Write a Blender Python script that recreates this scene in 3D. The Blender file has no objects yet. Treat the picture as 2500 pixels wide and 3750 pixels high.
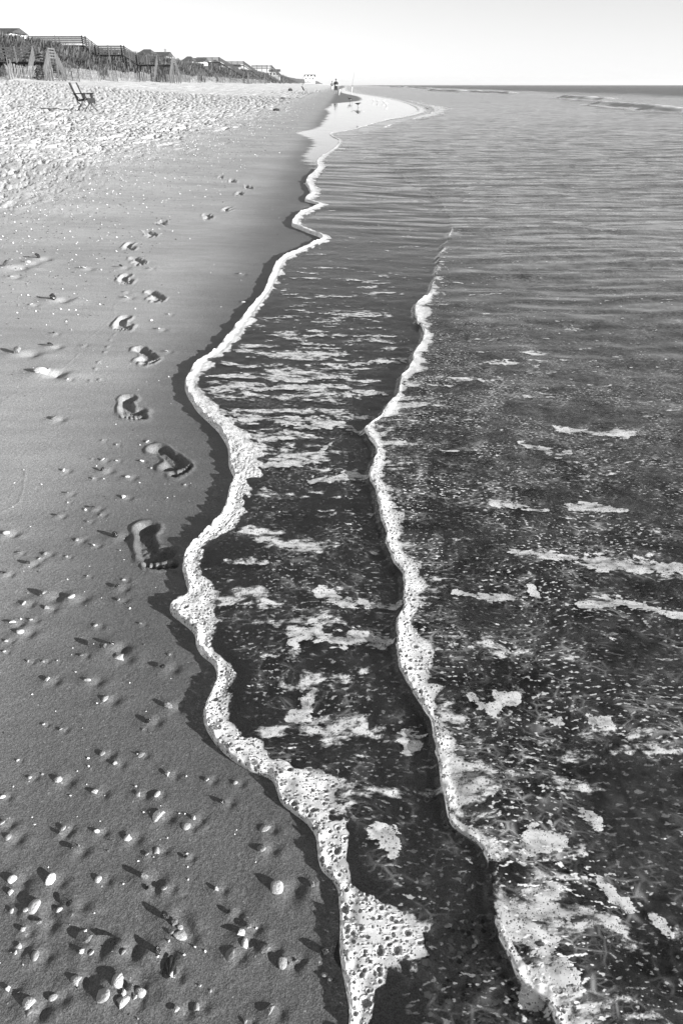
import bpy, math, random
import numpy as np
from mathutils import Vector, Matrix

random.seed(7)
rng = np.random.default_rng(11)
R = math.radians
scene = bpy.context.scene
C = scene.collection

# ------------------------------------------------------------------ camera
CAM_H = 1.15
PITCH = math.atan(1565 / 2500)          # horizon 310 px below the top edge of the photograph
cam_d = bpy.data.cameras.new('camera')
cam = bpy.data.objects.new('camera', cam_d)
C.objects.link(cam)
cam_d.sensor_fit = 'VERTICAL'
cam_d.sensor_height = 36
cam_d.sensor_width = 24
cam_d.lens = 24
cam_d.clip_start = 0.02
cam_d.clip_end = 20000
cam.location = (0, 0, CAM_H)
cam.rotation_euler = (math.pi / 2 - PITCH, 0, 0)
scene.camera = cam

# ------------------------------------------------------------------ sky, sun, exposure
SUN_EL = 14.0
SUN_AZ = 118.0                          # clockwise from +Y
world = bpy.data.worlds.new('World')
scene.world = world
world.use_nodes = True
wn = world.node_tree
wn.nodes.clear()
sky = wn.nodes.new('ShaderNodeTexSky')
sky.sky_type = 'NISHITA'
sky.sun_disc = False
sky.sun_elevation = R(SUN_EL)
sky.sun_rotation = R(SUN_AZ)
sky.air_density = 1.0
sky.dust_density = 0.0
sky.ozone_density = 1.0
bw = wn.nodes.new('ShaderNodeRGBToBW')   # black-and-white photograph
soft = wn.nodes.new('ShaderNodeMath'); soft.operation = 'POWER'; soft.inputs[1].default_value = 0.72   # hazy sea air: a paler, more even sky all round
bg = wn.nodes.new('ShaderNodeBackground')
bg.inputs['Strength'].default_value = 0.1
wo = wn.nodes.new('ShaderNodeOutputWorld')
wn.links.new(sky.outputs[0], bw.inputs[0])
wn.links.new(bw.outputs[0], soft.inputs[0])
wn.links.new(soft.outputs[0], bg.inputs[0])
wn.links.new(bg.outputs[0], wo.inputs[0])

sun_d = bpy.data.lights.new('sun', 'SUN')
sun_d.energy = 5.0
sun_d.angle = R(0.5)
sun = bpy.data.objects.new('sun', sun_d)
C.objects.link(sun)
to_sun = Vector((math.sin(R(SUN_AZ)) * math.cos(R(SUN_EL)), math.cos(R(SUN_AZ)) * math.cos(R(SUN_EL)), math.sin(R(SUN_EL))))
sun.rotation_euler = to_sun.to_track_quat('Z', 'Y').to_euler()
sun.location = (40, -25, 30)

scene.view_settings.view_transform = 'Standard'
scene.view_settings.look = 'None'
scene.view_settings.gamma = 1.0
scene.view_settings.exposure = 1.42
scene.cycles.transparent_max_bounces = 12
scene.cycles.max_bounces = 8
scene.cycles.caustics_reflective = False
scene.cycles.caustics_refractive = False

# ------------------------------------------------------------------ pixel helpers (2500 x 3750 photograph)
F = 2500.0
cp, sp = math.cos(PITCH), math.sin(PITCH)
PX = [-60., -44, -36, -33, -30, -20, -15, -10, -4.5, -0.45, 2, 10, 30, 80]
PZ = [2.4, 2.2, 2.0, 1.72, 1.45, 0.75, 0.44, 0.23, 0.125, 0.0, -0.075, -0.32, -0.9, -2.0]
_xs = np.linspace(-60, 80, 2801)
_zs = np.interp(_xs, PX, PZ)
_k = np.hanning(41); _k /= _k.sum()
_zs = np.convolve(np.pad(_zs, 20, mode='edge'), _k, 'valid')

def prof(x):
    return np.interp(x, _xs, _zs)

def ray(px, py):
    a = (px - 1250.0) / F
    b = (1875.0 - py) / F
    return a, cp + b * sp, -sp + b * cp

def ground(px, py, lift=0.0):
    dx, dy, dz = ray(px, py)
    z = 0.0
    for _ in range(60):
        t = (z + lift - CAM_H) / dz
        z = 0.5 * z + 0.5 * float(prof(t * dx))
    return t * dx, t * dy, z

def at(px, py, Y):
    dx, dy, dz = ray(px, py)
    t = Y / dy
    return t * dx, Y, CAM_H + t * dz

def depth(y):                    # distance along the optical axis of a ground point
    return y * cp + CAM_H * sp

# ------------------------------------------------------------------ numpy noise
def _hash(ix, iy, seed):
    h = (ix.astype(np.int64) * 374761393 + iy.astype(np.int64) * 668265263 + seed * 2147483647) & 0xFFFFFFFF
    h = ((h ^ (h >> 13)) * 1274126177) & 0xFFFFFFFF
    h = ((h ^ (h >> 16)) * 2246822519) & 0xFFFFFFFF
    return ((h ^ (h >> 15)) & 0xFFFFFF) / float(0xFFFFFF)

def vnoise(x, y, seed=0):
    ix = np.floor(x); iy = np.floor(y)
    fx = x - ix; fy = y - iy
    fx = fx * fx * fx * (fx * (fx * 6 - 15) + 10); fy = fy * fy * fy * (fy * (fy * 6 - 15) + 10)
    a = _hash(ix, iy, seed); b = _hash(ix + 1, iy, seed)
    c = _hash(ix, iy + 1, seed); d = _hash(ix + 1, iy + 1, seed)
    return (a + (b - a) * fx) * (1 - fy) + (c + (d - c) * fx) * fy

def fbm(x, y, oct=3, seed=0, gain=0.5):
    s = 0; a = 1; n = 0
    for o in range(oct):
        s = s + a * vnoise(x * 2 ** o + 17.3 * o, y * 2 ** o - 9.1 * o, seed + o)
        n += a; a *= gain
    return s / n

def ss(a, b, x):
    t = np.clip((x - a) / (b - a), 0, 1)
    return t * t * (3 - 2 * t)

# ------------------------------------------------------------------ object helpers
def link(o):
    C.objects.link(o)
    return o

def mesh_obj(name, verts, faces, mat=None, parent=None, smooth=True):
    me = bpy.data.meshes.new(name)
    me.from_pydata([tuple(v) for v in verts], [], faces)
    if smooth:
        me.polygons.foreach_set('use_smooth', np.ones(len(me.polygons), dtype=bool))
    if mat: me.materials.append(mat)
    o = bpy.data.objects.new(name, me)
    link(o)
    if parent: o.parent = parent
    return o

def grid_obj(name, X, Y, Z, mat, attrs=None, keep=None, smooth=True):
    r, c = X.shape
    n = r * c
    idx = np.arange(n).reshape(r, c)
    q = np.stack([idx[:-1, :-1], idx[:-1, 1:], idx[1:, 1:], idx[1:, :-1]], -1).reshape(-1, 4)
    if keep is not None:
        q = q[keep.reshape(-1)]
    co = np.stack([X, Y, Z], -1).reshape(-1, 3).astype(np.float32)
    if keep is not None:
        used = np.unique(q)
        remap = np.full(n, -1, dtype=np.int64); remap[used] = np.arange(len(used))
        co = co[used]; q = remap[q]
    else:
        used = None
    me = bpy.data.meshes.new(name)
    me.vertices.add(len(co)); me.vertices.foreach_set('co', co.reshape(-1))
    me.loops.add(q.size); me.loops.foreach_set('vertex_index', q.reshape(-1).astype(np.int32))
    me.polygons.add(len(q))
    me.polygons.foreach_set('loop_start', (np.arange(len(q)) * 4).astype(np.int32))
    me.update(calc_edges=True)
    me.polygons.foreach_set('use_smooth', np.full(len(q), smooth, dtype=bool))
    for k, v in (attrs or {}).items():
        a = me.attributes.new(k, 'FLOAT', 'POINT')
        v = v.reshape(-1).astype(np.float32)
        if used is not None: v = v[used]
        a.data.foreach_set('value', v)
    me.materials.append(mat)
    o = bpy.data.objects.new(name, me)
    return link(o)

def tag(o, label=None, cat=None, group=None, kind=None):
    if label: o['label'] = label
    if cat: o['category'] = cat
    if group: o['group'] = group
    if kind: o['kind'] = kind
    return o

def empty(name, loc=(0, 0, 0), rz=0.0):
    o = bpy.data.objects.new(name, None)
    o.empty_display_size = 0.1
    link(o)
    o.location = loc; o.rotation_euler = (0, 0, rz)
    return o

class MB:
    """collects boxes and bars; build() links them as one mesh"""
    def __init__(s): s.v = []; s.f = []
    def hexa(s, p):
        b = len(s.v); s.v += [Vector(q) for q in p]
        for a in ((0, 3, 2, 1), (4, 5, 6, 7), (0, 1, 5, 4), (1, 2, 6, 5), (2, 3, 7, 6), (3, 0, 4, 7)):
            s.f.append(tuple(b + i for i in a))
        return s
    def box(s, x0, x1, y0, y1, z0, z1):
        return s.hexa([(x0, y0, z0), (x1, y0, z0), (x1, y1, z0), (x0, y1, z0), (x0, y0, z1), (x1, y0, z1), (x1, y1, z1), (x0, y1, z1)])
    def bar(s, a, b, w, t, up=(0, 0, 1)):
        """a plank from a to b, w wide along 'up' and t thick"""
        a = Vector(a); b = Vector(b); d = (b - a).normalized(); u = Vector(up)
        side = d.cross(u)
        if side.length < 1e-4: side = d.cross(Vector((0, 1, 0)))
        side.normalize(); u = side.cross(d).normalized()
        p = []
        for q in (a, b):
            p += [q - side * t / 2 - u * w / 2, q + side * t / 2 - u * w / 2, q + side * t / 2 + u * w / 2, q - side * t / 2 + u * w / 2]
        return s.hexa(p)
    def tube(s, pts, rads, n=8, cap=True):
        pts = [Vector(p) for p in pts]
        if not hasattr(rads, '__len__'): rads = [rads] * len(pts)
        b = len(s.v)
        for i, p in enumerate(pts):
            d = (pts[min(i + 1, len(pts) - 1)] - pts[max(i - 1, 0)]).normalized()
            u = d.orthogonal().normalized() if abs(d.z) > 0.95 else Vector((0, 0, 1)).cross(d).normalized()
            w = d.cross(u)
            for k in range(n):
                a = 2 * math.pi * k / n
                s.v.append(p + (u * math.cos(a) + w * math.sin(a)) * rads[i])
        for i in range(len(pts) - 1):
            for k in range(n):
                s.f.append((b + i * n + k, b + i * n + (k + 1) % n, b + (i + 1) * n + (k + 1) % n, b + (i + 1) * n + k))
        if cap:
            s.f.append(tuple(b + k for k in reversed(range(n))))
            s.f.append(tuple(b + (len(pts) - 1) * n + k for k in range(n)))
        return s
    def loft(s, rings, cap=True):
        """rings: (centre, rx, ry) stacked along z, or lists of points"""
        n = len(rings[0]); b = len(s.v)
        for r in rings: s.v += [Vector(p) for p in r]
        for i in range(len(rings) - 1):
            for k in range(n):
                s.f.append((b + i * n + k, b + i * n + (k + 1) % n, b + (i + 1) * n + (k + 1) % n, b + (i + 1) * n + k))
        if cap:
            s.f.append(tuple(b + k for k in reversed(range(n))))
            s.f.append(tuple(b + (len(rings) - 1) * n + k for k in range(n)))
        return s
    def build(s, name, mat, parent=None, smooth=False):
        return mesh_obj(name, s.v, s.f, mat, parent, smooth)

def ring(cx, cy, cz, rx, ry, n=12):
    return [(cx + rx * math.cos(2 * math.pi * k / n), cy + ry * math.sin(2 * math.pi * k / n), cz) for k in range(n)]

# ------------------------------------------------------------------ node helpers
class NT:
    def __init__(s, name):
        s.m = bpy.data.materials.new(name); s.m.use_nodes = True
        s.t = s.m.node_tree; s.t.nodes.clear()
        s.out = s.t.nodes.new('ShaderNodeOutputMaterial')
    def n(s, typ, ins=None, **props):
        nd = s.t.nodes.new('ShaderNode' + typ)
        for k, v in props.items(): setattr(nd, k, v)
        for k, v in (ins or {}).items(): s.set(nd.inputs[k], v)
        return nd
    def set(s, sock, v):
        if isinstance(v, bpy.types.NodeSocket): s.t.links.new(v, sock)
        elif isinstance(v, bpy.types.Node): s.t.links.new(v.outputs[0], sock)
        else:
            if sock.type == 'RGBA' and not hasattr(v, '__len__'): v = (v, v, v, 1)
            sock.default_value = v
    def math(s, op, a, b=None, c=None, clamp=False):
        nd = s.n('Math', operation=op, use_clamp=clamp)
        s.set(nd.inputs[0], a)
        if b is not None: s.set(nd.inputs[1], b)
        if c is not None: s.set(nd.inputs[2], c)
        return nd.outputs[0]
    def mr(s, v, a, b, c=0.0, d=1.0, smooth=True):
        nd = s.n('MapRange', {'Value': v}, interpolation_type='SMOOTHSTEP' if smooth else 'LINEAR')
        for k, x in (('From Min', a), ('From Max', b), ('To Min', c), ('To Max', d)): s.set(nd.inputs[k], x)
        return nd.outputs[0]
    def mix(s, f, a, b):
        nd = s.n('Mix', data_type='FLOAT')
        s.set(nd.inputs[0], f); s.set(nd.inputs[2], a); s.set(nd.inputs[3], b)
        return nd.outputs[0]
    def attr(s, name):
        return s.n('Attribute', attribute_name=name).outputs['Fac']
    def pos(s, scale=(1, 1, 1), loc=(0, 0, 0)):
        g = s.n('NewGeometry')
        m = s.n('Mapping', {'Vector': g.outputs['Position'], 'Scale': scale, 'Location': loc})
        return m.outputs[0]
    def obj(s, scale=(1, 1, 1)):
        g = s.n('TexCoord')
        return s.n('Mapping', {'Vector': g.outputs['Object'], 'Scale': scale}).outputs[0]
    def noise(s, vec, scale, detail=2, rough=0.5, dist=0.0):
        return s.n('TexNoise', {'Vector': vec, 'Scale': scale, 'Detail': detail, 'Roughness': rough, 'Distortion': dist}).outputs[0]
    def voro(s, vec, scale, feature='F1', rand=1.0):
        return s.n('TexVoronoi', {'Vector': vec, 'Scale': scale, 'Randomness': rand}, feature=feature)
    def bump(s, h, strength, dist, normal=None):
        b = s.n('Bump', {'Height': h, 'Strength': strength, 'Distance': dist})
        if normal is not None: s.set(b.inputs['Normal'], normal)
        return b.outputs[0]
    def finish(s, shader):
        s.set(s.out.inputs['Surface'], shader)
        return s.m

def simple(name, val, rough=0.8, var=0.25, scale=6.0, stretch=(1, 1, 1), spec=0.3, bump=0.0):
    t = NT(name)
    v = t.obj(stretch)
    n = t.noise(v, scale, 4, 0.6)
    col = t.math('MULTIPLY', t.mr(n, 0.25, 0.75, 1 - var, 1 + var), val)
    p = t.n('BsdfPrincipled', {'Base Color': t.n('CombineColor', {0: col, 1: col, 2: col}), 'Roughness': rough, 'Specular IOR Level': spec})
    if bump: t.set(p.inputs['Normal'], t.bump(n, bump, 0.01))
    return t.finish(p)

def grey(t, v):
    return t.n('CombineColor', {0: v, 1: v, 2: v})

# ------------------------------------------------------------------ materials of sand, water and foam
def make_sand():
    t = NT('sand')
    dry = t.attr('dry'); mir = t.attr('mirror')
    p = t.pos()
    grain = t.noise(p, 420, 2, 0.7)
    grain2 = t.noise(p, 130, 3, 0.7)
    mott = t.noise(t.pos((0.5, 1.0, 1)), 1.3, 4, 0.55)
    mott2 = t.noise(t.pos((0.7, 2.2, 1)), 6.0, 3, 0.5)
    base = t.n('FloatCurve', {'Value': dry})
    cv = base.mapping.curves[0]
    cv.points[0].location = (0, 0.06); cv.points[1].location = (1, 0.45)
    for x, y in ((0.12, 0.12), (0.35, 0.275), (0.6, 0.34), (0.8, 0.39)): cv.points.new(x, y)
    base.mapping.update()
    sp_ = t.math('MULTIPLY', t.mr(grain, 0.3, 0.7, 0.6, 1.45), t.mr(grain2, 0.3, 0.7, 0.86, 1.14))
    sp_ = t.math('MULTIPLY', sp_, t.mr(mott, 0.3, 0.7, 0.88, 1.1))
    sp_ = t.math('MULTIPLY', sp_, t.mr(mott2, 0.3, 0.7, 0.93, 1.06))
    glint = t.voro(p, 300)
    gl = t.math('GREATER_THAN', t.n('SeparateColor', {0: glint.outputs['Color']}).outputs[0], 0.985)
    col = t.math('MULTIPLY', base.outputs[0], sp_)
    col = t.math('ADD', col, t.math('MULTIPLY', gl, t.mr(grain2, 0.5, 0.7, 0.0, 0.2)))
    lump = t.noise(p, 45, 4, 0.65)
    h = t.math('ADD', t.math('MULTIPLY', grain2, 0.0035), t.math('MULTIPLY', lump, 0.004))
    h = t.math('ADD', h, t.math('MULTIPLY', grain, 0.0012))
    rip = t.noise(t.pos((1.0, 2.0, 1)), 9, 3, 0.6)
    h = t.math('ADD', h, t.math('MULTIPLY', t.math('MULTIPLY', rip, dry), 0.006))
    smooth = t.math('SUBTRACT', 1.0, mir, clamp=True)
    nb = t.n('Bump', {'Height': h, 'Strength': t.math('MULTIPLY', smooth, 0.45), 'Distance': 1.0})
    rough = t.mr(dry, 0.0, 0.5, 0.5, 0.95)
    pr = t.n('BsdfPrincipled', {'Base Color': grey(t, col), 'Roughness': rough, 'Specular IOR Level': t.mr(dry, 0, 0.6, 0.35, 0.1), 'Normal': nb.outputs[0]})
    # the film of water left on the sand: streaky where it drains away
    streak = t.noise(t.pos((0.25, 1.6, 1)), 1.6, 4, 0.6)
    film = t.mr(t.math('ADD', mir, t.math('MULTIPLY', t.math('SUBTRACT', streak, 0.5), 0.9)), 0.36, 0.62)
    fr = t.n('Fresnel', {'IOR': 1.33})
    gl_ = t.n('BsdfGlossy', {'Color': (1, 1, 1, 1), 'Roughness': 0.05})
    mx = t.n('MixShader', {0: t.math('MULTIPLY', film, fr.outputs[0]), 1: pr.outputs[0], 2: gl_.outputs[0]})
    return t.finish(mx.outputs[0])

def bubbles(t, p, scale, frac, rmin, rmax):
    """1 inside a bubble, 0 outside"""
    v = t.voro(p, scale)
    c = t.n('SeparateColor', {0: v.outputs['Color']})
    r = t.mr(c.outputs[0], 1 - frac, 1.0, rmin, rmax, smooth=False)
    has = t.math('GREATER_THAN', c.outputs[0], 1 - frac)
    ins = t.math('MULTIPLY', t.mr(t.math('SUBTRACT', r, v.outputs['Distance']), -0.02, 0.05), has)
    return ins

def make_foam(name, caustic_lace=False):
    t = NT(name)
    p = t.pos()
    a = t.attr('cover'); hole = t.attr('hole'); fine = t.attr('fine')
    warp = t.noise(p, 7, 2, 0.5)
    b1 = bubbles(t, p, 95, 0.45, 0.16, 0.42)
    b2 = bubbles(t, p, 190, 0.75, 0.15, 0.44)
    b3 = bubbles(t, p, 420, 0.5, 0.12, 0.4)
    hl = t.math('MAXIMUM', t.math('MULTIPLY', b1, t.mr(fine, 0.1, 0.5)), t.math('MULTIPLY', b2, t.mr(fine, 0.05, 0.4)))
    hl = t.math('MAXIMUM', hl, t.math('MULTIPLY', b3, 0.6))
    hl = t.math('MAXIMUM', hl, t.mr(hole, 0.35, 0.7))
    n1 = t.noise(t.pos((1.0, 1.6, 1)), 16, 4, 0.6, 0.4)
    n2 = t.noise(p, 70, 3, 0.65)
    nn = t.math('ADD', t.math('MULTIPLY', n1, 0.7), t.math('MULTIPLY', n2, 0.3))
    th = t.math('SUBTRACT', 1.0, a)
    alpha = t.mr(t.math('SUBTRACT', nn, t.mr(th, 0, 1, 0.12, 0.86, smooth=False)), -0.03, 0.05)
    thick = t.math('MULTIPLY', t.mr(a, 0.1, 0.95, 0.2, 1.0), t.mr(t.noise(p, 22, 3, .6), .3, .7, .72, 1.0))
    alpha = t.math('MULTIPLY', alpha, thick)
    alpha = t.math('MULTIPLY', alpha, t.math('SUBTRACT', 1.0, t.math('MULTIPLY', hl, 0.82)))
    h = t.math('SUBTRACT', t.math('MULTIPLY', n2, 0.3), hl)
    nb = t.bump(h, 0.6, 0.0025)
    pr = t.n('BsdfPrincipled', {'Base Color': (0.86, 0.86, 0.86, 1), 'Roughness': 0.35, 'Specular IOR Level': 0.4, 'Normal': nb})
    tl = t.n('BsdfTranslucent', {'Color': (0.9, 0.9, 0.9, 1)})
    m0 = t.n('MixShader', {0: 0.28, 1: pr.outputs[0], 2: tl.outputs[0]})
    tr = t.n('BsdfTransparent')
    return t.finish(t.n('MixShader', {0: alpha, 1: tr.outputs[0], 2: m0.outputs[0]}).outputs[0])

def make_float_foam_and_caustics():
    """foam drifting in streaks, with caustic light painted as pale webs"""
    t = NT('drifting_foam_and_caustics')
    dens = t.attr('amount'); caustic_lace = t.attr('caustic_lace'); spot = t.attr('spot')
    g = t.n('NewGeometry')
    w = t.n('TexNoise', {'Vector': g.outputs['Position'], 'Scale': 3.0, 'Detail': 2}).outputs['Color']
    wv = t.n('VectorMath', {0: w, 1: (0.5, 0.5, 0.5)}, operation='SUBTRACT')
    wv = t.n('VectorMath', {0: wv.outputs[0], 'Scale': 0.10}, operation='SCALE')
    pos = t.n('VectorMath', {0: g.outputs['Position'], 1: wv.outputs[0]}, operation='ADD').outputs[0]
    st = t.n('Mapping', {'Vector': pos, 'Scale': (2.6, 9.5, 1)}).outputs[0]
    s1 = t.noise(st, 1.0, 5, 0.55, 0.2)
    s2 = t.noise(t.n('Mapping', {'Vector': pos, 'Scale': (12, 22.0, 1)}).outputs[0], 1.0, 4, 0.6, 0.3)
    s3 = t.noise(t.n('Mapping', {'Vector': pos, 'Scale': (34, 55.0, 1)}).outputs[0], 1.0, 3, 0.6, 0.2)
    s = t.math('ADD', t.math('ADD', t.math('MULTIPLY', s1, 0.52), t.math('MULTIPLY', s2, 0.3)), t.math('MULTIPLY', s3, 0.18))
    patch = t.mr(t.math('ADD', s, t.math('MULTIPLY', dens, 0.22)), 0.615, 0.675)
    sp2 = t.mr(t.math('ADD', spot, t.math('ADD', t.math('MULTIPLY', t.math('SUBTRACT', s2, 0.5), 2.0), t.math('MULTIPLY', t.math('SUBTRACT', s3, 0.5), 1.8))), 0.45, 0.58)
    patch = t.math('MAXIMUM', patch, sp2)
    b1 = bubbles(t, g.outputs['Position'], 150, 0.6, 0.15, 0.42)
    b2 = bubbles(t, g.outputs['Position'], 330, 0.7, 0.15, 0.42)
    hl = t.math('MAXIMUM', b1, b2)
    a1 = t.math('MULTIPLY', patch, t.math('SUBTRACT', 1.0, t.math('MULTIPLY', hl, 0.7)))
    # caustic light on the water, painted as thin pale webs among flecks
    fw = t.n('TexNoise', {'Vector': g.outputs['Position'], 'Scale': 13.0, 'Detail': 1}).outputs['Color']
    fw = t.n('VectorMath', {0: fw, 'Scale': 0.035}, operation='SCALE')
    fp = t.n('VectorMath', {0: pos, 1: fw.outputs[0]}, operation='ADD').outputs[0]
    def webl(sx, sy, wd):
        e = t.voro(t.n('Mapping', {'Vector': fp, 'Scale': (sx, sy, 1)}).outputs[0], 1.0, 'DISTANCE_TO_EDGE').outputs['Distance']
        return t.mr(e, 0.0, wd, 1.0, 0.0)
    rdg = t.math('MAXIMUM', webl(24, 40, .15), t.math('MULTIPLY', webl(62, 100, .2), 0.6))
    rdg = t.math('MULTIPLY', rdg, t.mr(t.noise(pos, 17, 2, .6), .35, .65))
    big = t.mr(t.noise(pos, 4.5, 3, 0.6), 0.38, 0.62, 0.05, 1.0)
    web = t.math('MULTIPLY', t.math('MULTIPLY', t.math('POWER', rdg, 1.6), big), caustic_lace)
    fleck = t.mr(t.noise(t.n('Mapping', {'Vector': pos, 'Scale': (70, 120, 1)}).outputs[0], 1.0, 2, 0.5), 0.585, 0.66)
    web = t.math('MAXIMUM', t.math('MULTIPLY', web, 0.36), t.math('MULTIPLY', t.math('MULTIPLY', fleck, caustic_lace), t.mr(big, 0, 1, 0.12, 0.8)))
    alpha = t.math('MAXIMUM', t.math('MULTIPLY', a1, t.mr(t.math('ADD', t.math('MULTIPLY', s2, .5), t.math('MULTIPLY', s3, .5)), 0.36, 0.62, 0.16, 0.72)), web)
    nb = t.bump(t.math('SUBTRACT', patch, hl), 0.4, 0.002)
    pr = t.n('BsdfPrincipled', {'Base Color': (0.8, 0.8, 0.8, 1), 'Roughness': 0.5, 'Normal': nb})
    tr = t.n('BsdfTransparent')
    return t.finish(t.n('MixShader', {0: alpha, 1: tr.outputs[0], 2: pr.outputs[0]}).outputs[0])

def make_water():
    t = NT('sea_water')
    chop = t.attr('chop'); turb = t.attr('turbid')
    p = t.pos((1.0, 1.0, 1))
    n0 = t.noise(t.pos((0.55, 1.0, 1)), 30, 3, 0.6)
    n1 = t.noise(t.pos((0.3, 1.0, 1)), 5.0, 0.6, 0.5)
    n2 = t.noise(t.pos((0.4, 1.0, 1)), 1.6, 1.5, 0.5)
    n3 = t.noise(t.pos((1.0, 0.4, 1)), 0.3, 3, 0.6)
    h = t.math('ADD', t.math('MULTIPLY', n0, t.mr(chop, .1, .4, 0.003, 0.001)), t.math('MULTIPLY', n1, t.mr(chop, 0.1, 0.5, 0.02, 0.10)))
    h2 = t.math('ADD', t.math('MULTIPLY', n2, t.mr(chop, .7, 1, 0.08, .6)), t.math('MULTIPLY', n3, t.mr(chop, .7, 1, 0.2, 3.0)))
    h = t.math('ADD', h, t.math('MULTIPLY', h2, t.mr(chop, 0.3, 1.0)))
    nb = t.n('Bump', {'Height': h, 'Strength': t.mr(chop, 0, 1, 0.25, 0.55), 'Distance': 1.0}).outputs[0]
    sed = t.noise(t.pos((0.8, 1.4, 1)), 5.0, 4, 0.65, 0.6)
    sed2 = t.noise(p, 38, 3, 0.65, 0.4)
    col = t.math('MULTIPLY', t.mr(sed, 0.3, 0.7, t.mr(chop, .1, .6, 0.012, 0.07), t.mr(chop, .1, .6, 0.04, 0.16)), t.mr(sed2, 0.3, 0.7, 0.6, 1.5))
    df = t.n('BsdfDiffuse', {'Color': grey(t, col)})
    tr = t.n('BsdfTransparent', {'Color': (0.86, 0.86, 0.86, 1)})
    body = t.n('MixShader', {0: turb, 1: tr.outputs[0], 2: df.outputs[0]})
    gl = t.n('BsdfGlossy', {'Roughness': t.mr(chop, 0, 1, 0.03, 0.12), 'Normal': nb})
    fr = t.n('Fresnel', {'IOR': 1.33, 'Normal': nb})
    return t.finish(t.n('MixShader', {0: t.math('MULTIPLY', fr.outputs[0], t.mr(chop, .72, 1, 1.0, .3)), 1: body.outputs[0], 2: gl.outputs[0]}).outputs[0])

M_SAND = make_sand()
M_WATER = make_water()
M_FOAM = make_foam('sea_foam')
M_FLOAT = make_float_foam_and_caustics()

# ------------------------------------------------------------------ the two water fronts, traced on the ground
LEAD = [(1180, 4700), (1215, 4200), (1262, 3850), (1277, 3696), (1262, 3600), (1246, 3480), (1245, 3365), (1239, 3276), (1217, 3228), (1180, 3190),
        (1166, 3155), (1160, 3110), (1153, 3066), (1108, 3008), (1060, 2972), (1032, 2948), (1010, 2895), (987, 2855), (910, 2823), (828, 2769), (772, 2705),
        (750, 2650), (747, 2620), (758, 2580), (772, 2548), (795, 2491), (785, 2440), (740, 2400), (724, 2375), (708, 2319), (664, 2281), (628, 2252), (622, 2236), (650, 2205),
        (683, 2185), (675, 2130), (667, 2070), (680, 2030), (705, 2000), (750, 1955), (791, 1914), (823, 1863), (839, 1799), (858, 1761), (839, 1710), (830, 1646),
        (798, 1583), (728, 1512), (695, 1465), (677, 1423), (690, 1380), (718, 1337), (772, 1302), (830, 1245), (869, 1188), (957, 1084), (985, 1020), (1019, 961), (1076, 929),
        (1130, 902), (1178, 878), (1120, 850), (1070, 827), (1096, 786), (1140, 768), (1166, 754), (1125, 742), (1115, 736), (1134, 712), (1130, 694), (1118, 672),
        (1147, 636), (1164, 618), (1160, 599), (1172, 576), (1198, 560), (1233, 534), (1241, 513), (1214, 499), (1208, 490), (1263, 480), (1336, 461), (1386, 446),
        (1474, 428), (1520, 414), (1528, 402), (1510, 388), (1480, 376), (1420, 362), (1365, 352), (1310, 344), (1272, 335), (1262, 326), (1268, 320)]
FRONT2 = [(2300, 4700), (2150, 4200), (2010, 3800), (1948, 3690), (1886, 3629), (1841, 3521), (1787, 3414), (1765, 3352), (1756, 3227), (1725, 3137), (1636, 3048), (1609, 2950),
          (1594, 2871), (1578, 2742), (1538, 2646), (1467, 2535), (1427, 2407), (1419, 2327), (1463, 2232), (1459, 2152), (1411, 2072), (1387, 1937), (1371, 1849),
          (1344, 1753), (1355, 1674), (1323, 1602), (1379, 1554), (1435, 1466), (1498, 1323), (1545, 1235), (1500, 1180), (1565, 1084), (1594, 956), (1640, 821), (1600, 740),
          (1480, 660), (1370, 600), (1290, 555), (1262, 535), (1290, 506), (1395, 473), (1483, 446), (1560, 428), (1580, 410), (1556, 392), (1520, 380),
          (1460, 366), (1410, 357), (1360, 350), (1330, 342), (1310, 334), (1300, 325)]

def world_curve(pts):
    g = [ground(x, y) for x, y in pts]
    yy = np.array([q[1] for q in g]); xx = np.array([q[0] for q in g])
    o = np.argsort(yy); yy = yy[o]; xx = xx[o]
    m = np.gradient(xx, yy)                       # tangents
    # limit overshoot
    dl = np.diff(xx) / np.diff(yy)
    for i in range(1, len(xx) - 1):
        if dl[i - 1] * dl[i] <= 0: m[i] *= 0.35
        lim = 2.6 * max(min(abs(dl[i - 1]), abs(dl[i])), 0.02)
        m[i] = max(-lim, min(lim, m[i]))
    def f(y):
        y = np.asarray(y, float); yc = np.clip(y, yy[0], yy[-1])
        i = np.clip(np.searchsorted(yy, yc) - 1, 0, len(yy) - 2)
        hh = yy[i + 1] - yy[i]; s = (yc - yy[i]) / hh
        r = (2 * s**3 - 3 * s**2 + 1) * xx[i] + (s**3 - 2 * s**2 + s) * hh * m[i] + (-2 * s**3 + 3 * s**2) * xx[i + 1] + (s**3 - s**2) * hh * m[i + 1]
        return r
    return f, yy
_lead, LY = world_curve(LEAD)
_front, FY = world_curve(FRONT2)

def lead(y):
    w = 0.004 + 0.0015 * np.clip(y, 0, 30)
    return _lead(y) + w * (fbm(y * 14 / (1 + 0.3 * np.clip(y, 0, 30)), y * 0 + 3.3, 3, 5) - 0.5) * 2

def front2(y):
    w = 0.010 + 0.004 * np.clip(y, 0, 30)
    return np.maximum(_front(y) + w * (fbm(y * 17 / (1 + 0.25 * np.clip(y, 0, 30)), y * 0 + 8.3, 4, 9) - 0.5) * 2.4, lead(y) + 0.03 + 0.01 * y)

def dist_of(py):
    return CAM_H / math.tan(PITCH + math.atan((py - 1875) / F))

def by_py(table):
    ys = np.array([dist_of(a) for a, b in table]); v = np.array([b for a, b in table])
    o = np.argsort(ys)
    return lambda y: np.interp(y, ys[o], v[o])

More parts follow.
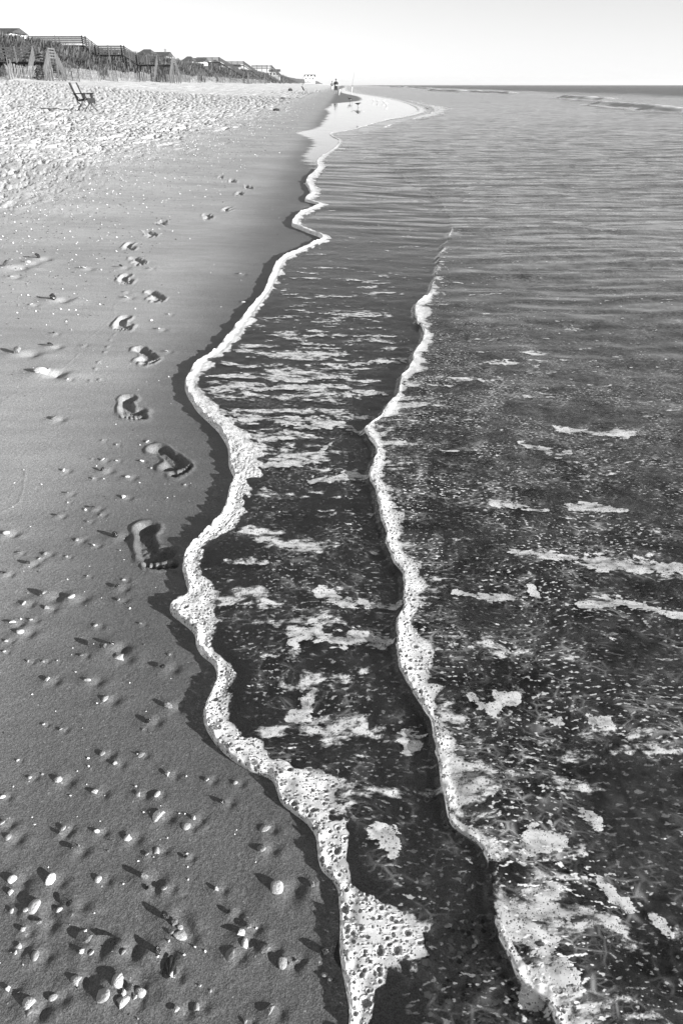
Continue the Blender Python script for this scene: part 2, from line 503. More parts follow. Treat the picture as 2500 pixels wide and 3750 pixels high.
front_h = by_py([(4700, .012), (3500, .013), (2300, .016), (1600, .020), (1200, .022), (900, .018), (800, .006), (700, .002), (545, .002), (520, .008), (430, .05), (390, .07), (355, .02), (325, .02)])

# ------------------------------------------------------------------ water height
def water_z(X, Y):
    e = lead(Y); f = front2(Y)
    dx = X - e; d2 = X - f
    xb = np.minimum(X, f)
    z = prof(xb)
    sc = 1 + 0.05 * np.clip(Y, 0, 200)
    z = z + 0.010 * ss(-0.005, 0.06 * sc / 1.2, dx) - 0.012 * (1 - ss(-0.03 * sc, 0.0, dx))
    fh = front_h(Y)
    z = z + fh * ss(-0.006 * sc, 0.016 * sc, d2) * (1 - 0.45 * ss(0.1 * sc, 0.9 * sc, d2))
    return z, dx, d2

def sea_waves(X, Y, d2):
    off = np.clip(d2, 0, None)
    a = ss(0, 0.5, off)
    z = a * 0.016 * (fbm(X * 2.6, Y * 4.2, 3, 21) - 0.5) * ss(0.3, 3, Y) + ss(0, 0.3, off + 0.25 * ss(4, 9, Y)) * 0.034 * (fbm(X * 0.9, Y * 3.4, 2, 22) - 0.5) * ss(2.2, 6, Y)
    z = z + a * 0.006 * (fbm(X * 9, Y * 14, 2, 23) - 0.5)
    z = z + ss(0.6, 5, off) * 0.07 * (fbm(X * 0.7, Y * 0.9, 3, 31) - 0.5) * ss(3, 12, Y)
    z = z + ss(8, 25, off) * 0.5 * (fbm(X * 0.16, Y * 0.05, 3, 41) - 0.5)
    z = z + ss(30, 60, off) * 0.7 * (fbm(X * 0.07, Y * 0.03, 3, 43) - 0.5)
    return z

# ------------------------------------------------------------------ footprints (heel pixel, toe pixel, which foot)
PRINTS = [((532, 1922), (596, 2090), 'R'), ((560, 1632), (688, 1742), 'L'), ((468, 1448), (496, 1543), 'R'), ((505, 1272), (562, 1337), 'L'),
          ((462, 1158), (446, 1212), 'R'), ((548, 1066), (592, 1106), 'L'), ((466, 1003), (456, 1042), 'R'), ((486, 942), (522, 969), 'L'),
          ((480, 888), (470, 917), 'R'), ((535, 846), (568, 866), 'L'), ((606, 806), (580, 826), 'R'), ((752, 784), (768, 801), 'L'),
          ((838, 758), (828, 773), 'R'), ((872, 702), (880, 715), 'L'), ((848, 658), (856, 670), 'R'), ((800, 644), (812, 652), 'L'), ((905, 680), (912, 690), 'R')]

def foot_depth(X, Y, heel, toe, side, k):
    """signed height of one bare footprint with pushed-up rims"""
    hx, hy, _ = ground(*heel); tx, ty, _ = ground(*toe)
    cx, cy = (hx + tx) / 2, (hy + ty) / 2
    ax, ay = tx - hx, ty - hy
    L = math.hypot(ax, ay); ax /= L; ay /= L
    L = min(max(L, 0.225), 0.25)
    sel = (np.abs(X - cx) < 0.30) & (np.abs(Y - cy) < 0.30)
    if not sel.any(): return None
    x = X[sel] - cx; y = Y[sel] - cy
    l = (x * ax + y * ay) / L + 0.5                 # 0 heel .. 1 toes
    m = (-x * ay + y * ax) / L                      # to the walker's left
    if side == 'L': m = -m                          # medial side negative after this
    wob = (fbm(x * 40 + k * 7, y * 40, 2, 60 + k) - 0.5) * 0.05
    def disc(cl, cm, rl, rm):
        return np.sqrt(((l - cl) / rl) ** 2 + ((m - cm) / rm) ** 2) - 1
    # m > 0 : big-toe side for the right foot (after flip for both)
    D = np.full(x.shape, 9.0)
    def sm(a, b, kk=0.35):
        hh = np.clip(0.5 + 0.5 * (b - a) / kk, 0, 1)
        return b * (1 - hh) + a * hh - kk * hh * (1 - hh)
    D = disc(0.10, 0.0, 0.15, 0.135)
    D = sm(D, disc(0.30, -0.055, 0.2, 0.10)); D = sm(D, disc(0.52, -0.07, 0.2, 0.12))
    D = sm(D, disc(0.70, 0.02, 0.14, 0.20))
    toes = disc(0.93, 0.135, 0.085, 0.062)
    for cl, cm, r in ((0.95, 0.045, 0.042), (0.925, -0.025, 0.040), (0.885, -0.09, 0.038), (0.835, -0.145, 0.036)):
        toes = np.minimum(toes, disc(cl, cm, r * 1.25, r))
    toes = toes * 0.45
    D = np.minimum(D, toes) + wob * 3
    dep = -0.017 * (1 - ss(-0.34, 0.10, D))
    dep = dep - 0.005 * (1 - ss(-0.9, -0.2, disc(0.08, 0, 0.15, 0.13))) - 0.005 * (1 - ss(-0.9, 0, disc(0.74, 0.06, 0.12, 0.15)))
    dep = dep + (fbm(x * 110, y * 110, 2, 80) - 0.5) * 0.006 * (1 - ss(-0.2, 0.15, D))
    rim = 0.0052 * np.exp(-((D - 0.26) / 0.22) ** 2) * (0.5 + fbm(x * 18, y * 18, 2, 70 + k))
    z = np.zeros(X.shape); z[sel] = dep + rim
    return z

# ------------------------------------------------------------------ pebbles and shells lying on the damp sand: x, y, width in photograph pixels, kind, stretch, angle
def zlist(x0, y0, s, rows):
    return [(x0 + a / s, y0 + b / s, w / s, k, e, r) for a, b, w, k, e, r in rows]
SH = []
# kinds: w white pebble-like shell, c cockle half, d dark chip, f pale fragment, o oblong shell
SH += zlist(0, 1500, 1.742, [(345, 62, 44, 'w', .7, 10), (657, 200, 18, 'f', 1, 0), (940, 208, 28, 'w', .7, 0), (745, 328, 20, 'w', .8, 0), (655, 325, 26, 'f', 1.3, 60), (660, 392, 40, 'd', .8, 0),
    (410, 393, 28, 'f', .8, 10), (595, 443, 22, 'f', .7, 0), (585, 318, 14, 'f', .8, 0), (908, 330, 20, 'f', 1.3, 60), (965, 375, 20, 'w', .6, 0), (815, 433, 36, 'o', .3, 5), (435, 540, 26, 'd', .7, 0),
    (435, 595, 14, 'f', .8, 0), (790, 562, 34, 'f', .7, 25), (547, 643, 18, 'w', .7, 0), (600, 635, 34, 'd', .6, 0), (642, 672, 26, 'w', .7, 0), (372, 683, 30, 'd', .8, 0), (562, 718, 22, 'f', .8, 0),
    (45, 795, 44, 'w', .75, -10), (490, 835, 36, 'w', .75, 0), (735, 815, 60, 'd', .6, 0), (600, 870, 28, 'f', .5, 0), (128, 916, 22, 'f', 1.2, 70), (290, 922, 34, 'c', .7, 0), (253, 955, 24, 'w', .9, 30),
    (428, 942, 22, 'f', 1, 40), (183, 985, 40, 'd', .7, 0), (35, 1053, 34, 'd', .5, 0), (560, 1066, 20, 'f', .8, 0), (788, 1088, 26, 'w', .5, 0), (752, 1140, 44, 'd', .7, 0), (290, 1195, 66, 'd', .7, -20),
    (155, 1243, 40, 'o', .3, 70), (460, 1207, 60, 'o', .25, -5), (300, 1272, 40, 'f', .6, 0), (758, 1220, 34, 'f', .6, 10), (200, 1345, 30, 'w', .8, 0), (85, 1365, 44, 'f', .7, 0), (745, 226, 18, 'f', .6, 0), (1180, 483, 18, 'f', .6, -30)])
SH += zlist(0, 2200, 1.568, [(120, 185, 48, 'o', .35, 10), (40, 233, 26, 'w', .8, 0), (28, 296, 20, 'f', .7, 0), (605, 285, 76, 'd', .8, 20), (655, 268, 46, 'd', .7, 30), (680, 330, 52, 'w', .65, 12), (472, 319, 28, 'w', .8, 0),
    (250, 350, 24, 'w', .8, 0), (165, 352, 22, 'f', .8, 0), (330, 347, 14, 'f', .8, 0), (275, 462, 42, 'f', .8, 0), (940, 390, 52, 'd', .8, -10), (970, 612, 56, 'f', .7, -40), (602, 570, 50, 'w', .95, 50), (852, 695, 46, 'd', .8, 0),
    (822, 742, 16, 'f', 1.4, 80), (255, 715, 20, 'f', .6, 0), (352, 745, 26, 'f', .8, 0), (590, 884, 40, 'w', .95, 20), (805, 888, 32, 'w', 1.1, 70), (662, 938, 34, 'f', .8, 0), (105, 918, 20, 'w', .5, 0), (175, 1020, 28, 'w', 1, 0),
    (338, 1035, 56, 'c', .85, 20), (550, 1105, 44, 'f', .9, 0), (792, 1115, 40, 'w', .9, 20), (905, 1116, 30, 'w', 1.05, 60), (20, 1128, 32, 'w', .9, 0), (965, 1000, 40, 'f', .9, 0), (1190, 1033, 34, 'f', .7, 0), (1352, 1050, 32, 'w', .9, 0),
    (1280, 1160, 40, 'd', .9, 0), (550, 145, 30, 'o', .4, 0), (808, 135, 22, 'f', .5, 0), (972, 312, 18, 'f', 1.2, 60), (505, 463, 50, 'o', .2, 3)])
SH += zlist(0, 2950, 1.206, [(12, 82, 34, 'w', .95, 0), (38, 145, 40, 'w', .8, -25), (282, 106, 30, 'w', 1, 0), (268, 130, 24, 'd', .9, 0), (430, 118, 30, 'w', .8, 0), (562, 147, 38, 'c', 1, 0), (693, 50, 46, 'c', 1.1, 40), (823, 95, 28, 'w', 1.4, 75),
    (856, 60, 30, 'f', .9, 0), (1166, 103, 34, 'w', 1.2, 70), (1155, 193, 42, 'o', .6, 40), (325, 200, 38, 'd', .8, 20), (650, 218, 24, 'w', .8, 0), (693, 200, 30, 'w', .6, 0), (823, 230, 24, 'd', .8, 0), (58, 332, 44, 'o', .45, 70), (226, 336, 40, 'w', 1.1, 60),
    (436, 330, 34, 'o', .5, 60), (632, 328, 52, 'd', .9, 0), (657, 372, 30, 'd', 1, 0), (726, 370, 30, 'w', 1, 0), (955, 372, 30, 'f', .9, 40), (1222, 370, 66, 'o', .52, 100), (1382, 357, 36, 'f', .8, 0), (52, 388, 36, 'f', .9, 30), (155, 455, 72, 'o', .4, 65), (120, 472, 28, 'w', 1, 0),
    (265, 460, 32, 'w', .8, 0), (313, 442, 46, 'd', .7, 0), (55, 472, 24, 'o', .5, 80), (180, 530, 44, 'd', .7, 0), (103, 556, 32, 'f', .9, 0), (735, 495, 52, 'd', .8, -30), (775, 520, 40, 'd', .8, -30), (797, 542, 34, 'w', 1, 0), (803, 575, 42, 'w', 1.25, 70), (760, 570, 26, 'f', .8, 30),
    (1018, 478, 32, 'd', .8, 0), (1068, 568, 34, 'f', 1.1, 50), (1100, 540, 34, 'd', .7, 0), (1080, 610, 42, 'c', 1, 0), (1014, 662, 44, 'w', 1.3, 70), (400, 600, 60, 'd', .8, 0), (512, 625, 64, 'd', .7, 60), (550, 650, 40, 'f', .8, 0), (362, 655, 32, 'f', .9, 0), (406, 655, 32, 'w', .9, 40), (88, 628, 28, 'w', .9, 0),
    (72, 655, 20, 'f', 1, 0), (157, 668, 44, 'w', .6, 10), (698, 645, 50, 'd', .7, 0), (755, 752, 34, 'w', .8, 20), (1248, 700, 46, 'o', .75, 0), (1276, 700, 24, 'f', .8, 0), (1308, 685, 24, 'd', .9, 0), (1430, 645, 54, 'd', .9, 0), (1432, 752, 32, 'w', .7, -40), (1452, 770, 16, 'w', .8, 0),
    (335, 775, 50, 'c', .95, 30), (522, 780, 74, 'c', .85, 0), (458, 850, 62, 'o', .68, 80), (575, 805, 46, 'd', .9, 0), (620, 828, 52, 'c', 1, 0), (550, 868, 54, 'w', .95, 20), (553, 838, 34, 'f', .9, 50), (597, 850, 30, 'f', .9, 0), (127, 880, 66, 'c', .85, 10), (132, 915, 40, 'w', .9, 30), (237, 852, 42, 'w', .9, 30), (38, 815, 30, 'f', .8, 0),
    (782, 905, 44, 'f', .9, 30), (868, 890, 32, 'w', .7, 0), (1188, 912, 42, 'f', 1.1, 60), (1085, 958, 24, 'f', .8, 0), (1170, 640, 40, 'f', 1.1, 60), (930, 820, 16, 'w', .8, 0)])
SH += zlist(0, 900, 1.742, [(240, 85, 50, 'd', .5, 0), (180, 113, 44, 'o', .35, 0), (537, 148, 38, 'w', .6, 0), (770, 140, 34, 'd', .35, 0), (335, 348, 62, 'd', .35, -5), (505, 338, 14, 'f', .6, 0), (203, 380, 26, 'f', .5, 0), (75, 200, 36, 'w', .35, 0), (60, 140, 70, 'd', .5, 0), (345, 563, 24, 'd', .6, 0),
    (322, 645, 44, 'd', .7, 0), (125, 688, 72, 'd', .45, -5), (530, 638, 20, 'f', .7, 0), (270, 815, 86, 'c', .6, 0), (320, 812, 50, 'd', .6, 0), (432, 855, 22, 'o', .35, 0), (1015, 537, 30, 'f', .7, 0), (1060, 678, 24, 'f', .6, 0), (1075, 440, 20, 'f', .8, 0), (955, 148, 22, 'f', .5, 0), (1530, 183, 26, 'w', .5, 0), (1555, 362, 26, 'w', .6, 0), (800, 300, 22, 'f', .7, 0), (805, 335, 30, 'f', .6, -15)])

def shell_world():
    out = []
    for x, y, w, k, e, r in SH:
        gx, gy, gz = ground(x, y)
        out.append((gx, gy, w * depth(gy) / F, k, e, r))
    return out
SHW = shell_world()

# ------------------------------------------------------------------ the beach
def build_beach():
    pys = np.concatenate([np.arange(3750, 620, -4.0), np.arange(620, 329, -1.3)])
    d = np.array([dist_of(p) for p in pys])
    rows = np.concatenate([np.linspace(-0.3, d[0], 70)[:-1], d, np.geomspace(d[-1], 900, 60)[1:]])
    e = lead(rows)
    Wd = 0.53 * depth(np.maximum(rows, 0)) + 0.36
    xl = np.maximum(-Wd, -36)
    xr = np.minimum(np.maximum(0.53 * depth(np.maximum(rows, 0)) + 0.36, e + 0.5), e + 14)
    nl, nr = 470, 170
    tl = np.linspace(0, 1, nl)[:, None]; tr = np.linspace(0, 1, nr + 1)[1:, None]
    ext = np.linspace(1, 0, 19)[:-1, None] * (1.1 + 0.02 * np.clip(rows, 0, 60))[None, :]          # beyond the frame
    extr = np.linspace(0, 1, 13)[1:, None] * 1.3
    X = np.concatenate([xl - ext * (xl > -35.9), xl + (e + 0.1 - xl) * tl, e + 0.1 + (xr - e - 0.1) * tr, xr + extr]).T
    X = X - np.linspace(0.002, 0, X.shape[1])[None, :]
    Y = np.repeat(rows[:, None], X.shape[1], 1)
    Z = prof(X)
    u = e[:, None] - X                                       # distance landward of the water's edge
    # dampness / dryness
    bnd = 2.2 + 0.9 * (fbm(Y * 0.25, X * 0.15, 3, 3) - 0.5) * 2
    hw = by_py([(3750, 9), (1200, 9), (900, 5.2), (700, 4.4), (560, 4.6), (480, 5.2), (400, 7.5), (350, 9)])
    ydry = hw(Y)
    land = np.clip(-0.45 - X, 0, None)
    dry = 0.10 + 0.26 * ss(0.0, 0.9, land) + 0.14 * ss(0.8, 3.0, land)
    t_dry = land + 1.1 * (fbm(X * 0.35, Y * 0.35, 3, 4) - 0.5) + 0.5 * (fbm(X * 2.2, Y * 2.2, 3, 6) - 0.5)
    dryz = ss(1.4, 5.0, t_dry)
    dry = dry + (1 - dry) * dryz
    wet = 1 - ss(0.0, 0.28, u)
    dry = dry * (1 - 0.3 * wet)
    dry = np.where(u < 0, 0.16 + 0.36 * fbm(X * 7, Y * 9, 4, 2, .65), dry)
    # mirror film left by the last wave, mostly where the beach flattens far along
    mb = by_py([(3750, -1.0), (900, -0.6), (860, 0.0), (800, .12), (760, 0.25), (700, 0.12), (640, 0.2), (600, 0.3), (560, 0.45), (520, 0.65), (500, 0.8), (470, 1.2), (440, 2.1), (420, 3.4), (400, 5.2), (380, 6.0), (366, 4.0), (352, 3.0), (335, 2.0)])
    mbv = mb(Y)
    film_edge = mbv - u
    sc = 0.22 + 0.016 * Y
    mirror = ss(-0.5 * sc - 0.1, 0.9 * sc, film_edge) * ss(0.02, 0.5, mbv) * (u > -0.2)
    # trampled dry sand: pits and mounds
    tram = ss(0.35, 0.95, dryz) * ss(3.0, 5.5, Y)
    pit = fbm(X * 7.5, Y * 3.6, 2, 13); pit2 = fbm(X * 15, Y * 8.0, 2, 14); lum = fbm(X * 1.1, Y * 0.8, 2, 15)
    big = ss(9, 22, Y)
    Z = Z + tram * (-0.055 * ss(0.66, 0.74, pit) - 0.035 * ss(0.66, 0.74, pit2) + 0.03 * (lum - 0.5)) * (0.55 + 0.6 * big)
    sel = (dryz > 0.01) & (Y > 8)
    Z = Z + np.where(sel, -0.09 * ss(0.68, 0.78, fbm(X * 3.6, Y * 1.2, 2, 16)) * big * dryz, 0)
    # gravelly edge of the dry sand
    grav = np.exp(-((t_dry - 3.6) / 1.0) ** 2) * ss(1.5, 4, Y)
    Z = Z + grav * 0.018 * (fbm(X * 14, Y * 9, 2, 17) - 0.5)
    # slow swales of the smooth foreshore
    Z = Z + 0.004 * (fbm(X * 2, Y * 1.4, 3, 18) - 0.5) * (u > 0) * ss(0.1, 0.4, u)
    # tide line: a thin wandering ridge of grains
    for k, (pts) in enumerate(([(0, 1640), (60, 1655), (95, 1720), (85, 1800), (70, 1840), (0, 1880)], [(0, 1480), (100, 1410), (230, 1350), (290, 1295), (285, 1265), (350, 1220), (420, 1160), (418, 1120), (475, 1075), (520, 1020), (570, 985), (600, 960)])):
        w = [ground(a, b) for a, b in pts]
        for (x0, y0, _), (x1, y1, _) in zip(w[:-1], w[1:]):
            s2 = (np.abs(Y - (y0 + y1) / 2) < abs(y1 - y0) / 2 + 0.03) & (np.abs(X - (x0 + x1) / 2) < abs(x1 - x0) / 2 + 0.03)
            if not s2.any(): continue
            px_, py_ = X[s2] - x0, Y[s2] - y0
            L2 = (x1 - x0) ** 2 + (y1 - y0) ** 2
            tt = np.clip((px_ * (x1 - x0) + py_ * (y1 - y0)) / L2, 0, 1)
            dd = np.hypot(px_ - tt * (x1 - x0), py_ - tt * (y1 - y0)) + 0.004 * (fbm(X[s2] * 30, Y[s2] * 30, 2, 5) - 0.5)
            Z[s2] += 0.0007 * np.exp(-(dd / 0.0035) ** 2)
    for k, (hp, tp, s) in enumerate(PRINTS):
        z = foot_depth(X, Y, hp, tp, s, k)
        if z is not None: Z = Z + z
    # sand heaped and scoured round each shell
    for (x, y, w, k, e_, r) in SHW:
        rr = w * 0.75
        i0, i1 = np.searchsorted(rows, y - 5 * rr - 0.01), np.searchsorted(rows, y + 5 * rr + 0.01)
        if i1 - i0 < 1: continue
        sx = X[i0:i1] - x; sy = Y[i0:i1] - y
        z = 0.22 * rr * np.exp(-((sx + 0.2 * rr) ** 2 + sy ** 2) / (2.2 * rr * rr))
        z -= 0.35 * rr * np.exp(-((sx - 1.5 * rr) ** 2 + (sy + 0.2 * rr) ** 2) / (0.9 * rr * rr))
        z += 0.12 * rr * np.exp(-((sx - 2.9 * rr) ** 2) / (2.5 * rr * rr) - ((sy + .3 * rr) ** 2) / (0.9 * rr * rr))
        Z[i0:i1] += z
    # small scattered grains and pits of the worm tracks beside the prints
    for (a, b) in [(420, 1225), (405, 1245), (395, 1270), (385, 1290), (362, 1325), (350, 1350), (330, 1395), (365, 1390)]:
        x, y, _ = ground(a, b)
        Z += 0.006 * np.exp(-((X - x) ** 2 + (Y - y) ** 2) / 0.00006) * (np.abs(Y - y) < 0.1)
    o = grid_obj('beach_sand', X, Y, Z, M_SAND, {'dry': np.clip(dry, 0, 1), 'mirror': mirror})
    tag(o, kind='structure')
    return rows, X, Z
B_ROWS, B_X, B_Z = build_beach()

def sand_z(x, y):
    i = int(np.clip(np.searchsorted(B_ROWS, y), 1, len(B_ROWS) - 1))
    a = np.interp(x, B_X[i - 1], B_Z[i - 1]); b = np.interp(x, B_X[i], B_Z[i])
    t = (y - B_ROWS[i - 1]) / (B_ROWS[i] - B_ROWS[i - 1])
    return float(a + (b - a) * np.clip(t, 0, 1))

# ------------------------------------------------------------------ the sea
def build_sea():
    pys = np.concatenate([np.arange(3750, 700, -4.6), np.arange(700, 329, -2.2)])
    d = np.array([dist_of(p) for p in pys])
    rows = np.concatenate([np.linspace(-0.3, d[0], 50)[:-1], d, np.geomspace(d[-1], 9000, 80)[1:]])
    e = lead(rows)
    xr = 0.56 * depth(np.maximum(rows, 0)) + 0.4
    xr = np.maximum(xr, e + 0.6)
    nc = 430
    t = np.linspace(0, 1, nc)[None, :]
    x0 = (e - 0.03 - 0.003 * rows.clip(0, 100))[:, None]
    X = x0 + (xr[:, None] - x0) * t
    xe = xr[:, None] + np.linspace(0, 1, 25)[None, 1:] * (1.3 + 0.05 * np.clip(rows, 0, 2000))[:, None]
    X = np.concatenate([X, xe], 1); nc = X.shape[1]
    Y = np.repeat(rows[:, None], nc, 1)
    Z, dx, d2 = water_z(X, Y)
    Z = Z + sea_waves(X, Y, d2)
    # ripples in the thin sheet behind the leading edge
    Z = Z + 0.003 * (fbm(X * 16, Y * 26, 2, 25) - 0.5) * ss(0.03, 0.12, dx)
    chop = np.clip(0.04 + 0.25 * ss(0, 0.6, d2) * ss(0.6, 3, Y) + 0.36 * ss(2.0, 9, Y) * ss(0, 1.0, dx) + 0.5 * ss(22, 60, d2), 0, 1)
    turb = np.clip(0.10 + 0.10 * ss(0, 0.5, dx) + 0.62 * ss(-0.005, 0.03, d2) + 0.2 * ss(0.2, 3, d2) + 0.3 * ss(3, 12, Y), 0, 1)
    o = grid_obj('sea_water', X, Y, Z, M_WATER, {'chop': chop, 'turbid': turb})
    tag(o, kind='structure')
    # drifting foam and painted caustic webs on a coarser copy of the same surface
    rs = slice(30, np.searchsorted(rows, 26), 2); cs = slice(0, nc, 2)
    x, y, z, a, b = X[rs, cs], Y[rs, cs], Z[rs, cs], dx[rs, cs], d2[rs, cs]
    near = 1 - ss(1.6, 7, y)
    between = ss(0.06, 0.12, a) * (1 - ss(-0.02, 0.01, b))
    shade = 1 - 0.55 * np.exp(-((b + 0.06) / 0.08) ** 2)
    bias = by_py([(3750, .1), (3200, .25), (2700, .45), (2300, .4), (2000, .46), (1800, .45), (1500, .5), (1300, .48), (1150, .4), (1000, .25), (800, .1), (600, 0), (450, 0)])
    dens = between * bias(y) * shade * (0.75 + 0.5 * fbm(x * 1.5, y * 2, 2, 50))
    sbias = by_py([(3750, .3), (3300, .38), (2900, .36), (2600, .3), (2300, .16), (1900, .15), (1500, .3), (1200, .2), (950, .1), (700, 0), (500, 0)])
    sea = ss(0.0, 0.04, b)
    dens = dens + sea * (sbias(y) * (0.6 + 0.8 * fbm(x * 1.2, y * 1.2, 3, 51)) * (1 - 0.5 * ss(0.4, 1.6, b)) + 0.4 * np.exp(-b / 0.09))
    caustic_lace = sea * (0.6 + 0.6 * np.exp(-b / 0.45)) * (1 - ss(2.0, 6, y)) * (0.5 + 0.9 * fbm(x * 1.8, y * 1.8, 2, 52)) + 0.5 * between * (1 - ss(1, 4, y))  # how strongly the caustic light webs are painted in
    spot = np.zeros_like(x)
    for pts, w in SPOTS:
        wp = [ground(px, py, 0.02) for px, py in pts]
        for i in range(len(wp) - 1):
            (ax, ay, _), (bx, by, _) = wp[i], wp[i + 1]
            L2 = (bx - ax) ** 2 + (by - ay) ** 2
            tt = np.clip(((x - ax) * (bx - ax) + (y - ay) * (by - ay)) / L2, 0, 1)
            rad = (w[i] + (w[i + 1] - w[i]) * tt) * 0.5 * depth(ay) / F * 1.25
            q = np.hypot((x - ax - tt * (bx - ax)), (y - ay - tt * (by - ay)) * 0.72) / rad
            spot = np.maximum(spot, 1 - 0.5 * q)
    spot = np.clip(spot, 0, 1)
    o = grid_obj('drifting_foam_and_caustics', x, y, z + 0.0035, M_FLOAT, {'amount': dens, 'caustic_lace': caustic_lace, 'spot': spot})
    tag(o, 'thin white foam drifting in streaks on the dark water, with painted caustic webs', 'foam', kind='stuff')
SPOTS = [([(1865, 2040), (1990, 2055), (2100, 2070), (2180, 2085), (2240, 2085), (2330, 2100), (2490, 2105)], [16, 28, 16, 50, 66, 44, 30]),
         ([(2120, 2240), (2220, 2232), (2330, 2245), (2440, 2280), (2520, 2300)], [24, 40, 24, 18, 24]),
         ([(1180, 2170), (1260, 2195), (1340, 2205), (1455, 2210)], [40, 36, 24, 22]),
         ([(1080, 2310), (1160, 2310)], [60, 50]), ([(1220, 2330), (1320, 2330), (1405, 2345)], [36, 56, 44]),
         ([(1340, 1590), (1240, 1545), (1120, 1535), (1000, 1530), (900, 1525), (790, 1495)], [14, 26, 30, 34, 30, 24]),
         ([(840, 1412), (950, 1418), (1080, 1412), (1230, 1405), (1340, 1435), (1420, 1440)], [16, 22, 26, 22, 26, 14]),
         ([(760, 1375), (880, 1370), (1010, 1380), (1110, 1390)], [12, 20, 18, 22]),
         ([(1140, 1330), (1260, 1335), (1390, 1318), (1490, 1322)], [10, 20, 18, 10]),
         ([(890, 1590), (1000, 1585), (1120, 1560), (1210, 1545)], [18, 16, 30, 30]),
         ([(960, 1700), (1060, 1690), (1150, 1690), (1180, 1640), (1210, 1620)], [30, 32, 20, 14, 12]),
         ([(1140, 1755), (1240, 1745), (1300, 1730), (1340, 1750)], [26, 30, 34, 20]),
         ([(1080, 2620), (1130, 2560), (1150, 2520)], [50, 40, 30]), ([(1380, 3030), (1430, 3060), (1440, 3120)], [40, 50, 26]), ([(1500, 2700), (1490, 2740)], [60, 44]),
         ([(1900, 3160), (1960, 3080), (2060, 3090)], [30, 60, 30]), ([(1820, 3330), (1900, 3290), (2020, 3270)], [26, 30, 34]), ([(1880, 3400), (1920, 3350), (1930, 3450)], [60, 60, 60]),
         ([(1990, 3560), (2030, 3520), (1960, 3640)], [60, 80, 90]), ([(2200, 3250), (2250, 3320), (2280, 3340)], [30, 26, 40]), ([(2130, 2995), (2170, 3020)], [36, 40]), ([(2380, 3380), (2420, 3410)], [24, 30]),
         ([(1720, 2560), (1760, 2600), (1810, 2610)], [20, 26, 26]), ([(1830, 2570), (1870, 2580)], [50, 40]), ([(2000, 2640), (2040, 2660)], [30, 26]), ([(2160, 2660), (2220, 2670)], [30, 30]),
         ([(1900, 1640), (1960, 1660), (2040, 1690), (2080, 1680)], [16, 28, 26, 16]), ([(2050, 1600), (2160, 1610), (2250, 1625), (2300, 1640)], [30, 22, 14, 10]), ([(2240, 1615), (2320, 1620)], [24, 22]),
         ([(2080, 1880), (2180, 1885), (2280, 1900)], [28, 30, 16]), ([(1800, 1860), (1900, 1880), (2000, 1895)], [26, 20, 12]), ([(2110, 1725), (2150, 1735)], [22, 20]), ([(1730, 1340), (1850, 1345), (1960, 1360)], [10, 20, 10]),
         ([(1660, 2180), (1700, 2190), (1800, 2210), (1880, 2210)], [14, 12, 26, 20]), ([(1940, 2170), (1960, 2210)], [18, 26])]
build_sea()

# ------------------------------------------------------------------ foam fronts
def worley_holes(X, Y, cell, frac, rmin, rmax, seed):
    best = np.full(X.shape, -1.0); 
    ix = np.floor(X / cell); iy = np.floor(Y / cell)
    for a in (-1, 0, 1):
        for b in (-1, 0, 1):
            cx = ix + a; cy = iy + b
            h1 = _hash(cx, cy, seed); h2 = _hash(cx, cy, seed + 1); h3 = _hash(cx, cy, seed + 2)
            r = np.where(h3 < frac, rmin + (rmax - rmin) * (h3 / frac) ** 2.2, -1)
            d = np.hypot(X - (cx + 0.5 + 0.6 * (h1 - 0.5)) * cell, Y - (cy + 0.5 + 0.6 * (h2 - 0.5)) * cell)
            best = np.maximum(best, np.where(r > 0, 1 - d / r, -1))
    return best                                           # >0 inside a bubble

WIDTH1 = by_py([(4700, 60), (3750, 70), (3696, 110), (3640, 170), (3560, 270), (3470, 340), (3400, 330), (3350, 285), (3310, 200), (3270, 125), (3228, 98), (3155, 125), (3066, 145), (3008, 230), (2948, 290), (2855, 320), (2769, 190), (2695, 150), (2625, 110),
                (2548, 85), (2440, 62), (2383, 70), (2319, 90), (2281, 165), (2242, 190), (2185, 110), (2070, 84), (1991, 95), (1863, 90), (1761, 115), (1710, 125), (1646, 118), (1583, 95), (1512, 78), (1423, 64), (1337, 75), (1200, 52),
                (1084, 40), (960, 46), (878, 50), (800, 44), (720, 36), (640, 34), (560, 22), (480, 14), (428, 22), (400, 42), (376, 34), (352, 14), (320, 8)])

